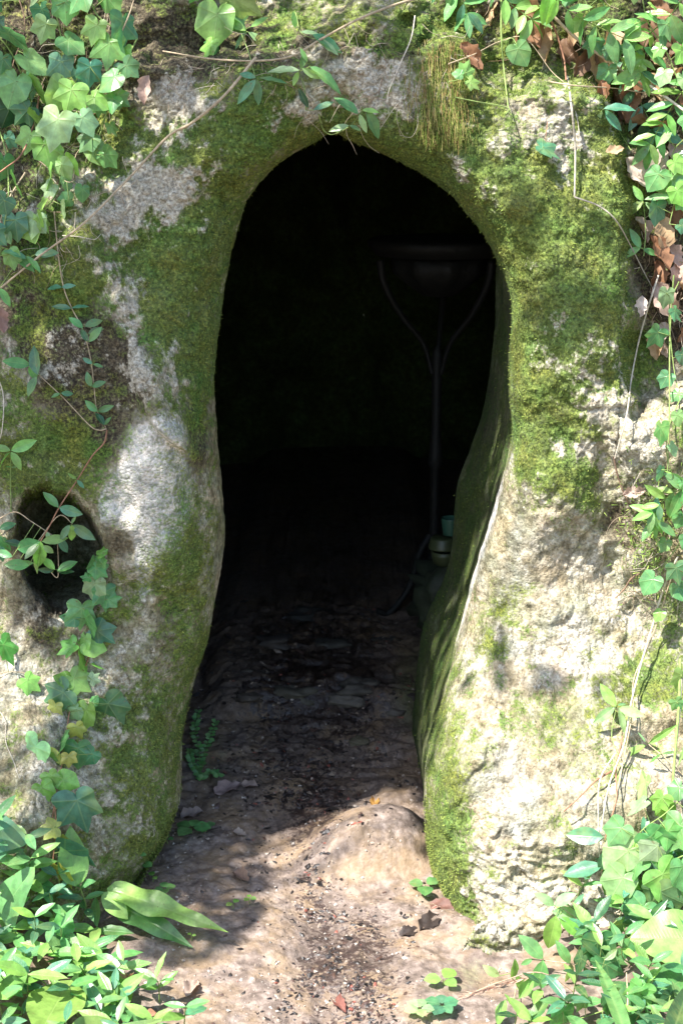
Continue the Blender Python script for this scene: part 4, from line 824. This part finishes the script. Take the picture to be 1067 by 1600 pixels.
# ================================================================ TWIGS AND RUNNERS
TW = [('long grey woody runner slanting from the top down to the left edge', [(400,90),(350,150),(300,192),(262,214),(200,280),(130,350),(60,402),(-20,468)], .0030, 'tan', .035),
 ('thick runner crossing the top from the right into the long slanting one', [(660,-5),(615,8),(560,30),(500,62),(455,88),(400,95),(330,92),(255,80)], .0026, 'tan', .035),
 ('curved bare stem rising to the top edge above the corner ivy', [(185,60),(195,40),(205,15),(215,-20)], .0018, 'tan', .07),
 ('reddish bare stem dropping through the corner ivy toward the left edge', [(62,150),(55,190),(35,240),(10,262),(-15,280)], .0022, 'red', .04),
 ('pale bare stem bent along the left edge below the corner ivy', [(40,270),(15,310),(2,345),(0,400)], .0020, 'tan', .02),
 ('thin bare root hanging at the left edge beside the bare rock', [(-4,585),(6,620),(4,670),(-4,700)], .0012, 'white', .008),
 ('straight green bent stem hanging right of the arch crown', [(783,-20),(783,60),(787,110),(794,172)], .0022, 'green', .03),
 ('hooked pale tendril pointing left above the arch on the right', [(797,172),(790,178),(792,168),(740,158),(710,152)], .0015, 'green', .03),
 ('straight grey stem hanging down the mossy face right of the arch', [(886,120),(892,165),(898,230),(897,308)], .0028, 'grey', .012),
 ('slender second stem twined beside the straight grey one right of the arch', [(887,130),(902,190),(906,236)], .0009, 'white', .012),
 ('wiry runner arching from the grey stem down the right side of the moss', [(897,308),(935,322),(962,345),(985,385),(1008,430),(1030,470)], .0017, 'grey', .018),
 ('long pale twig hanging beside the dry leaf heap down to the right rock', [(1028,430),(1012,480),(998,530),(986,590),(978,650),(960,716)], .0021, 'white', .03),
 ('dark forked twig continuing down to the moss cushion on the right', [(958,714),(965,745),(978,780),(990,790)], .0022, 'brown', .02),
 ('thin forked twig tip standing beside the dark forked twig', [(1000,738),(988,762),(984,785)], .0010, 'white', .02),
 ('thick bare branch crossing the upper right tangle', [(858,20),(900,60),(935,85),(970,110),(1000,135),(1030,150),(1080,175)], .0036, 'tan', .05),
 ('pale bare branch reaching the right edge below the thick one', [(985,110),(1010,130),(1040,152),(1075,178)], .0038, 'white', .06),
 ('horizontal dry stalk across the upper right tangle', [(860,128),(900,134),(960,138),(1022,148)], .0016, 'tan', .05),
 ('reddish twig dropping into the upper right tangle', [(850,10),(868,50),(880,90),(884,125)], .0026, 'red', .03),
 ('looping dry stem left in the upper right tangle', [(700,100),(740,85),(780,65),(820,60),(860,110),(880,128)], .0013, 'tan', .03),
 ('short dead stick jutting over the rock beside the moss cushion', [(1000,895),(985,905),(975,920),(960,935)], .0026, 'brown', .02),
 ('long pale stem sweeping down the lower right rock', [(1058,870),(1036,920),(1018,980),(1000,1040),(985,1100),(975,1160),(950,1230),(938,1300)], .0021, 'white', .035),
 ('second stem running beside the long pale one on the lower right rock', [(1055,880),(1020,990),(990,1060),(988,1110),(975,1180),(965,1230),(950,1310)], .0016, 'tan', .03),
 ('reddish bare stem ending the bundle above the lower right tangle', [(972,1150),(962,1200),(962,1250),(945,1310),(940,1360)], .0019, 'red', .03),
 ('pale stem in the bundle bowing left above the lower right tangle', [(960,1178),(938,1215),(934,1260),(936,1350)], .0016, 'white', .035),
 ('reddish broken stick sloping down-left from the stem bundle', [(955,1205),(930,1220),(905,1245),(880,1268)], .0021, 'red', .025),
 ('straight upright cane along the right edge of the lower rock', [(1062,1030),(1060,1100),(1052,1200),(1048,1260),(1040,1330)], .0034, 'green', .05),
 ('upright stem along the right edge beside the dark gap', [(1052,430),(1046,520),(1045,640),(1042,740)], .0018, 'green', .05),
 ('thin stick lying across the soil in the lower left tangle', [(40,1500),(80,1480),(120,1450)], .0013, 'tan', .03),
 ('short bent stick on the left rock beside the ivy chain', [(62,1004),(78,996),(92,986)], .0010, 'brown', .004),
 ('straight vertical stem rising through the lower right tangle', [(978,1610),(980,1560),(978,1520)], .0018, 'tan', .08),
 ('pale thin root running down the rock at the left edge', [(-5,1105),(8,1125),(10,1160),(22,1190),(30,1215)], .0008, 'white', .004),
 ('thin side tendril curling right of the slanting runner at left', [(98,368),(125,370),(148,374),(158,366)], .0008, 'white', .008),
 ('pale thin twig leaning on the crumbly rock right of the arch crown', [(648,25),(642,60),(625,100),(608,140),(604,160)], .0014, 'white', .015)]
for lab, path, r, st, lf in TW:
    pts = [on(x, y, lf) for x, y in path]; b = Buf(); tube(b, np.array(pts) - pts[0], r * .75, r * .5, 7, STEM[st], 8, .12)
    o = b.build('twig', MAT['bark']); o.location = pts[0]; tag(o, lab, 'twig')
def rootlets(name, label, polys, n, c, seed):
    """fine loose fibres nobody could count"""
    rr = random.Random(seed); b = Buf()
    for poly in polys:
        xs = [p[0] for p in poly]; ys = [p[1] for p in poly]; k = 0
        while k < n:
            x, y = rr.uniform(min(xs), max(xs)), rr.uniform(min(ys), max(ys))
            if not inpoly(x, y, poly): continue
            k += 1; a = rr.gauss(-90, 38); L = rr.uniform(18, 60); p = [(x, y)]
            for j in range(3): a += rr.gauss(0, 28); x += L / 3 * math.cos(R(a)); y -= L / 3 * math.sin(R(a)); p.append((x, y))
            l0 = rr.uniform(.003, .014); base = on(*p[0], l0); m = ppm(base)
            pts = [base + (RX * (q[0] - p[0][0]) + np.array([0, 0, -1]) * (q[1] - p[0][1])) * m + np.array([0, rr.gauss(0, .003), 0]) for q in p]
            cc = rr.choice(c); tube(b, pts, rr.uniform(.0003, .0006), .0002, 4, (*cc, 1), 4)
    return tag(b.build(name, MAT['bark']), label, 'roots', kind='stuff')
rootlets('rootlets', 'fine pale rootlets matted over the rock and soil above the cave mouth', [[(460,40),(700,20),(720,130),(620,210),(470,190)], [(0,180),(180,160),(230,320),(100,420),(0,420)], [(230,80),(460,60),(460,130),(260,160)]], 75, [(.42,.34,.24),(.55,.47,.36),(.25,.17,.11)], 5)
rootlets('rootlets', 'dry stalks and fibres packed behind the leaves on the banks either side', [[(720,0),(1080,0),(1080,260),(960,200),(860,120),(760,90)], [(985,230),(1080,230),(1080,560),(1000,560)], [(0,0),(180,0),(170,240),(0,300)], [(960,760),(1070,760),(1060,960),(980,960)]], 95, [(.45,.34,.24),(.58,.48,.36),(.22,.13,.08),(.20,.24,.08)], 6)
def hanging_moss():
    b = Buf()
    for k in range(900):
        x = random.gauss(*random.choice(((668,16),(700,16),(720,12)))); y = random.uniform(60, 215) if x > 650 else random.uniform(80, 170); p = on(x, y, random.uniform(.003, .014)); L = random.uniform(.012, .03)
        c = random.choice(((.16, .19, .04), (.28, .25, .09), (.22, .16, .06), (.10, .15, .03)))
        q = p + np.array([random.gauss(0, .003), -.003, -L]); tube(b, [p, q], .0005, .0002, 3, (*c, 1), 0)
        for j in range(4):
            t = random.random(); r_ = p + (q - p) * t; d = nrm(rng.normal(0, 1, 3) + [0, -.4, -.9]) * .004; s_ = np.cross(d, [0, 1, 0]) * .15; b.add([r_ - s_, r_ + s_, r_ + d], [(0, 1, 2)], None, (*c, 1))
    tag(b.build('hanging_moss', MAT['moss']), 'shaggy yellowish moss tresses hanging above the right side of the arch', 'moss', kind='stuff')
    b = Buf()
    for k in range(900):
        x, y = random.gauss(1015, 26), random.gauss(835, 48); p = on(x, y, random.uniform(0, .022)); c = random.choice(((.16, .24, .05), (.26, .32, .08), (.10, .16, .03)))
        d = nrm(rng.normal(0, 1, 3) + [0, -.6, .1]) * random.uniform(.006, .014); s_ = nrm(np.cross(d, rng.normal(0, 1, 3))) * .001; b.add([p - s_, p + s_, p + d], [(0, 1, 2)], None, (*c, 1))
    tag(b.build('moss_cushion', MAT['moss']), 'bright yellow-green moss cushion on the right bank below the knobbly stones', 'moss', kind='stuff')
hanging_moss()
# ================================================================ DRY LEAVES
def dry(px, py, ang, sz, c, label, lift=.01, group=None, wid=.6, ground=False):
    p = on(px, py, lift); b = Buf(); N_ = (0, -.3, 1) if ground else face_n(.5)
    T = np.array([math.cos(R(ang)), math.sin(R(ang)), .05]) if ground else dirpx(ang)
    s = sz * ppm(p); dead_leaf(b, -T * s / 2, T, N_, s, c, wid); o = b.build('dry_leaf', MAT['dead']); o.location = p; tag(o, label, 'dry leaf', group)
PINK = (.42, .30, .24); BRN = (.22, .11, .055); TAN = (.40, .27, .15); DK = (.035, .025, .02)
for a in [(228,140,-100,44,PINK,'pinkish brown dry leaf hanging from a runner left of the arch',.03),(128,158,-60,34,BRN,'dark brown curled leaf behind the corner ivy',.02),(2,500,-80,40,(.30,.18,.14),'reddish dry leaf cut by the left edge',.02),
 (735,90,-50,50,BRN,'rusty curled leaf in the soil above the right of the arch',.01),(830,30,-70,86,BRN,'long rust-brown leaf standing in the upper right tangle',.02),(858,70,-100,52,TAN,'tan papery leaf behind the twigs of the upper right tangle',.015),
 (935,105,-80,56,TAN,'broad tan leaf lying in the hollow under the thick branch',.015),(980,155,-95,70,BRN,'narrow red-brown leaf beside the bluish sprig',.02),(1015,200,-20,70,(.25,.15,.08),'wide brown leaf curled under the upper right ivy',.02),
 (1035,365,-80,62,TAN,'half sunlit tan leaf below the big ivy leaves at right',.03),(1030,395,-60,60,BRN,'rust-brown leaf at the top of the dry leaf heap',.03),(1000,480,-100,36,(.6,.5,.42),'small bleached leaf at the foot of the dry leaf heap',.035),(1040,470,-60,66,PINK,'large pinkish leaf hanging at the middle of the dry leaf heap',.03),
 (1025,540,-85,44,TAN,'curled tan leaf above the dark gap on the right',.02),(960,235,10,28,TAN,'little curled leaf on the edge of the upper right moss',.02),(990,770,10,36,PINK,'pink-brown leaf above the moss cushion',.015)]:
    dry(a[0], a[1], a[2], a[3], a[4], a[5], a[6])
for a in [(355,1232,40,48,(.30,.22,.20),'curled greyish brown leaf on the mud inside the left foot of the mouth'),(390,1228,-20,30,(.32,.24,.20),'smaller crumpled leaf right of the curled greyish one'),(300,1272,30,40,(.26,.20,.17),'crumpled dull leaf behind the round-leaved seedling'),(375,1303,-30,24,(.42,.34,.28),'pale leaf scrap in the middle of the shaded mud'),
 (378,1372,-50,38,(.28,.19,.14),'rolled brown leaf casting a curl of shadow on the mud'),(672,1440,50,50,DK,'black rotten leaf against the foot of the right rock'),(690,1415,-30,42,(.16,.08,.06),'dark red-brown leaf above the black rotten one'),(640,1455,20,34,DK,'small black leaf left of the rotten one'),
 (300,1545,70,40,(.40,.30,.24),'tan leaf stub standing at the lower edge of the frond shade'),(225,1590,20,40,(.30,.16,.10),'brown leaf under the shoots at bottom left'),(665,1100,10,36,(.06,.03,.02),'dark leaf on the green wall foot inside the cave'),(585,1255,80,28,(.40,.22,.06),'ochre leaf lying in the shade before the sunlit mud'),(530,1570,-60,36,(.20,.08,.06),'red-brown wet leaf in the channel near the bottom edge')]:
    dry(a[0], a[1], a[2], a[3], a[4], a[5], .004, None, .62, True)
for x, y in scatter([(985,230),(1085,230),(1085,560),(1005,560)], 40, 21): dry(x, y, random.uniform(-130, -40), random.uniform(34, 60), random.choice((BRN, TAN, PINK, (.5,.4,.33))), 'brown dry leaf packed in the heap behind the ivy on the right edge', .012, 'dry leaves in the right-hand heap')
for x, y in scatter([(740,10),(1080,0),(1080,220),(980,180),(880,110),(780,70)], 48, 22): dry(x, y, random.uniform(-150, -20), random.uniform(34, 60), random.choice((BRN, TAN, (.16,.09,.05))), 'brown dry leaf lodged behind the upper right tangle', .006, 'dry leaves behind the upper right tangle')
for x, y in scatter([(0,1420),(180,1500),(250,1600),(0,1600)], 60, 23): dry(x, y, random.uniform(0, 360), random.uniform(36, 56), random.choice((BRN, TAN, PINK)), 'dry leaf on the soil under the shoots at lower left', .006, 'dry leaves under the lower left shoots', .6, True)
# ================================================================ WET LITTER IN THE CHANNEL (uncountable)
def litter():
    b = Buf(); k = 0
    while k < 4600:
        x, y = random.uniform(300, 680), random.uniform(930, 1640); ctr = np.interp(y, [930, 1080, 1200, 1320, 1450, 1600], [510, 500, 500, 480, 530, 550]); hw = np.interp(y, [930, 1080, 1200, 1320, 1450, 1600], [170, 150, 125, 60, 75, 90])
        pr = math.exp(-((x - ctr) / hw) ** 2) * (.10 + .9 * (noise(np.array([x / 40, y / 26, 0.]), 1, 9) > .12)) + .02 * (y > 1050)
        if random.random() > pr or math.hypot((x - 590) / 95, (y - 1335) / 60) < random.uniform(.7, 1.3): continue
        p = look(GT, GYG, x, y); k += 1; s = .0008 + .0032 * random.random() ** 2.2; s *= (1.9 if random.random() < .05 else 1); a = random.uniform(0, 6.3); e = random.uniform(1, 2.6)
        u = np.array([math.cos(a), math.sin(a), random.gauss(0, .25)]) * s * e; v = np.array([-math.sin(a), math.cos(a), random.gauss(0, .25)]) * s; h = np.array([0, 0, s * random.uniform(.3, .9)])
        q = random.random(); c = (.018, .014, .013) if q < .62 else (.07, .04, .03) if q < .84 else (.22, .17, .13) if q < .95 else (.22, .07, .05)
        V = [p - u - v * .4, p - u * .2 - v, p + u - v * .3, p + u * .8 + v * .6, p - u * .4 + v, p + h]; b.add(V, [(0, 1, 5), (1, 2, 5), (2, 3, 5), (3, 4, 5), (4, 0, 5)], None, (*c, 1))
    tag(b.build('wet_litter', MAT['litter'], None, (0, 0, 0), False), 'black and brown scraps of rotted leaf litter scattered down the wet channel', 'litter', kind='stuff')
litter()
def crumbs():
    b = Buf()
    for k in range(6500):
        x, y = random.uniform(190, 800), random.uniform(1060, 1640)
        if noise(np.array([x / 60, y / 45, 3.]), 1, 19) < random.uniform(-.6, .5): continue
        p = look(GT, GYG, x, y); s = .0007 + .0032 * random.random() ** 3; V = [p + rng.normal(0, 1, 3) * s * [1, 1, .3] * .3 + np.array(d) * s * random.uniform(.7, 1.2) for d in ((1, 0, 0), (.2, 1, 0), (-1, .3, 0), (-.3, -1, 0), (0, 0, .9))]
        c = random.choice(((.24, .18, .13), (.34, .27, .21), (.16, .12, .09), (.40, .35, .30))); b.add(V, [(0, 1, 4), (1, 2, 4), (2, 3, 4), (3, 0, 4)], None, (*c, 1))
    tag(b.build('soil_crumbs', MAT['bark'], None, (0, 0, 0), False), 'loose crumbs of dry soil and grit over the mud path', 'soil', kind='stuff')
crumbs()
# ================================================================ STONES
def stone(x, y, z, s, label, c, name='stone', seed=0, dims=(1, 1, .6), mat='stone', rot=0):
    n1, n2 = 22, 14; V = []
    for i in range(n2 + 1):
        ph = math.pi * i / n2
        for j in range(n1):
            th = 2 * math.pi * j / n1; d = np.array([math.sin(ph) * math.cos(th), math.sin(ph) * math.sin(th), math.cos(ph)])
            d = np.sign(d) * np.abs(d) ** .75; r = 1 + .45 * float(noise(d * 1.0 + seed * 3.7, 1.7, seed)) + .20 * float(noise(d + seed, 4, seed)); v = d * r * s * np.array(dims)
            V.append((v[0] * math.cos(rot) - v[1] * math.sin(rot), v[0] * math.sin(rot) + v[1] * math.cos(rot), v[2]))
    F = [(i * n1 + j, (i + 1) * n1 + j, (i + 1) * n1 + (j + 1) % n1, i * n1 + (j + 1) % n1) for i in range(n2) for j in range(n1)]
    o = new_obj(name, V, F, MAT[mat], None, np.tile((*c, 1), (len(V), 1)), None, True, 'tint'); o.location = (x, y, z); return tag(o, label, 'stone')
def stone_px(px, py, wpx, label, c, seed, dims=(1, .7, .35), rot=0):
    p = gp(px, py)[0]; stone(p[0], p[1], p[2] - wpx * .5 * ppm(p) * dims[2] * .6, wpx * .5 * ppm(p), label, c, 'stone', seed, dims, 'stone', rot)
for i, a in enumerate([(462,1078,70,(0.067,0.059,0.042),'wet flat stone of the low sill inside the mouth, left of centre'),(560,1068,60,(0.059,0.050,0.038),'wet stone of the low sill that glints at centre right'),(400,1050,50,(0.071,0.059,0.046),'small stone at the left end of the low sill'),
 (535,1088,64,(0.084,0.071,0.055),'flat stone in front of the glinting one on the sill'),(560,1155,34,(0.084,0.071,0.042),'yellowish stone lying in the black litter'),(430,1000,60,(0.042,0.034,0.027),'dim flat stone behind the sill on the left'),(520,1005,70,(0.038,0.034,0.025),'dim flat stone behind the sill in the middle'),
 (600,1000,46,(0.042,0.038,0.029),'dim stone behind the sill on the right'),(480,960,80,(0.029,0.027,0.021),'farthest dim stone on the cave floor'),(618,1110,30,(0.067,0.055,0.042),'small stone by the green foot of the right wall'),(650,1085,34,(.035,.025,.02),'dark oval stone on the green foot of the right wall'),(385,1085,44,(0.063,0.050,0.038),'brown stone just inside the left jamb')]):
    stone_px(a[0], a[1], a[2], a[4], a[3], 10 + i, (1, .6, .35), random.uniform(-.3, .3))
# ================================================================ INSIDE THE CAVE
def lathe(prof, n=40, flute=0, fl=8):
    V = []
    for r, z in prof:
        for k in range(n):
            th = 2 * math.pi * k / n; rr = r * (1 + flute * math.cos(fl * th) * (1 if .0 < r else 0)); V.append((rr * math.cos(th), rr * math.sin(th), z))
    F = [(i * n + k, i * n + (k + 1) % n, (i + 1) * n + (k + 1) % n, (i + 1) * n + k) for i in range(len(prof) - 1) for k in range(n)]
    return V, F
def pedestal():
    c = P(682, 600, .95); zt = P(680, 372, .95)[2]; m = 3.15 / 2200; z0 = float(G(c[0], .95)) - .02; base = np.array([c[0], .95, z0]); root = thing('pedestal_table', base, 'dim stone pedestal table with curved brackets standing in the dark inside the cave', 'table')
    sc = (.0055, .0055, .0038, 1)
    def L(name, prof, fl=0., k=8):
        b = Buf(); V, F = lathe(prof, 48, fl, k); b.add(V, F, None, sc); b.build(name, MAT['stone'], root)
    h = zt - z0; cm = P(682, 372, .95); 
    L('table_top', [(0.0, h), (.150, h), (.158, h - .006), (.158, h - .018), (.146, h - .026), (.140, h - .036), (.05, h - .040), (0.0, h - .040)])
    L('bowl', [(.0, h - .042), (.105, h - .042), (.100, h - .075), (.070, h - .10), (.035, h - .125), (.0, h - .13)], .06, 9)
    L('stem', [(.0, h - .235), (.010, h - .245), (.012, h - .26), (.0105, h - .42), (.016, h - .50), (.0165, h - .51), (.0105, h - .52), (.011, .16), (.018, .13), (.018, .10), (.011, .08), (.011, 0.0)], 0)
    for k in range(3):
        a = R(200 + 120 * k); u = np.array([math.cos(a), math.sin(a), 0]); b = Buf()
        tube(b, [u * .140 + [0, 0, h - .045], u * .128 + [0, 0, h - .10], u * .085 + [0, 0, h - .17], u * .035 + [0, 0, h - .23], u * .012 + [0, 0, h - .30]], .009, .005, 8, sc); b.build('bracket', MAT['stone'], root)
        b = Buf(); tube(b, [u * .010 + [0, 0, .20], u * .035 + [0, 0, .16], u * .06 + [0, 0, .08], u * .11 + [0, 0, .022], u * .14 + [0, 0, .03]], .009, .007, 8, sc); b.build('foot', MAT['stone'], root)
pedestal()
def crockery():
    y = .66; b1 = P(690, 885, y); stone(b1[0] + .03, y + .03, b1[2] - .075, .085, 'mossy block under the pale dishes inside the right of the cave', (.02, .026, .012), 'stone_block', 44, (1.1, 1, .9))
    m = (y + 2.2) / FPX
    def dish(name, px, py, w_, h_, c, lab, cat, prof):
        p = P(px, py, y); V, F = lathe([(r * w_ * m / 2, z * h_ * m) for r, z in prof], 36); b = Buf(); b.add(V, F, None, (*c, 1)); o = b.build(name, MAT['plastic']); o.location = p; tag(o, lab, cat)
    cup = [(0, 0), (.78, 0), (.80, .04), (1, .95), (1, 1), (.93, 1), (.74, .08), (0, .08)]
    bowl = [(0, 0), (.45, 0), (.8, .2), (.98, .7), (1, 1), (.94, 1), (.85, .5), (.4, .12), (0, .12)]
    inv = [(0, 1), (.8, 1), (.86, .9), (1, .1), (1, 0), (.95, 0), (.8, .85), (0, .9)]
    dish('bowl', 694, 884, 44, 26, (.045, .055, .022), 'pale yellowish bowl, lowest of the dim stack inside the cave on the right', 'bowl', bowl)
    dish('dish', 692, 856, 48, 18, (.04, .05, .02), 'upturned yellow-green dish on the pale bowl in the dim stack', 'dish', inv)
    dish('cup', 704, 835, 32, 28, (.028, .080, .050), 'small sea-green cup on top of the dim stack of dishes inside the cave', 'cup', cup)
crockery()
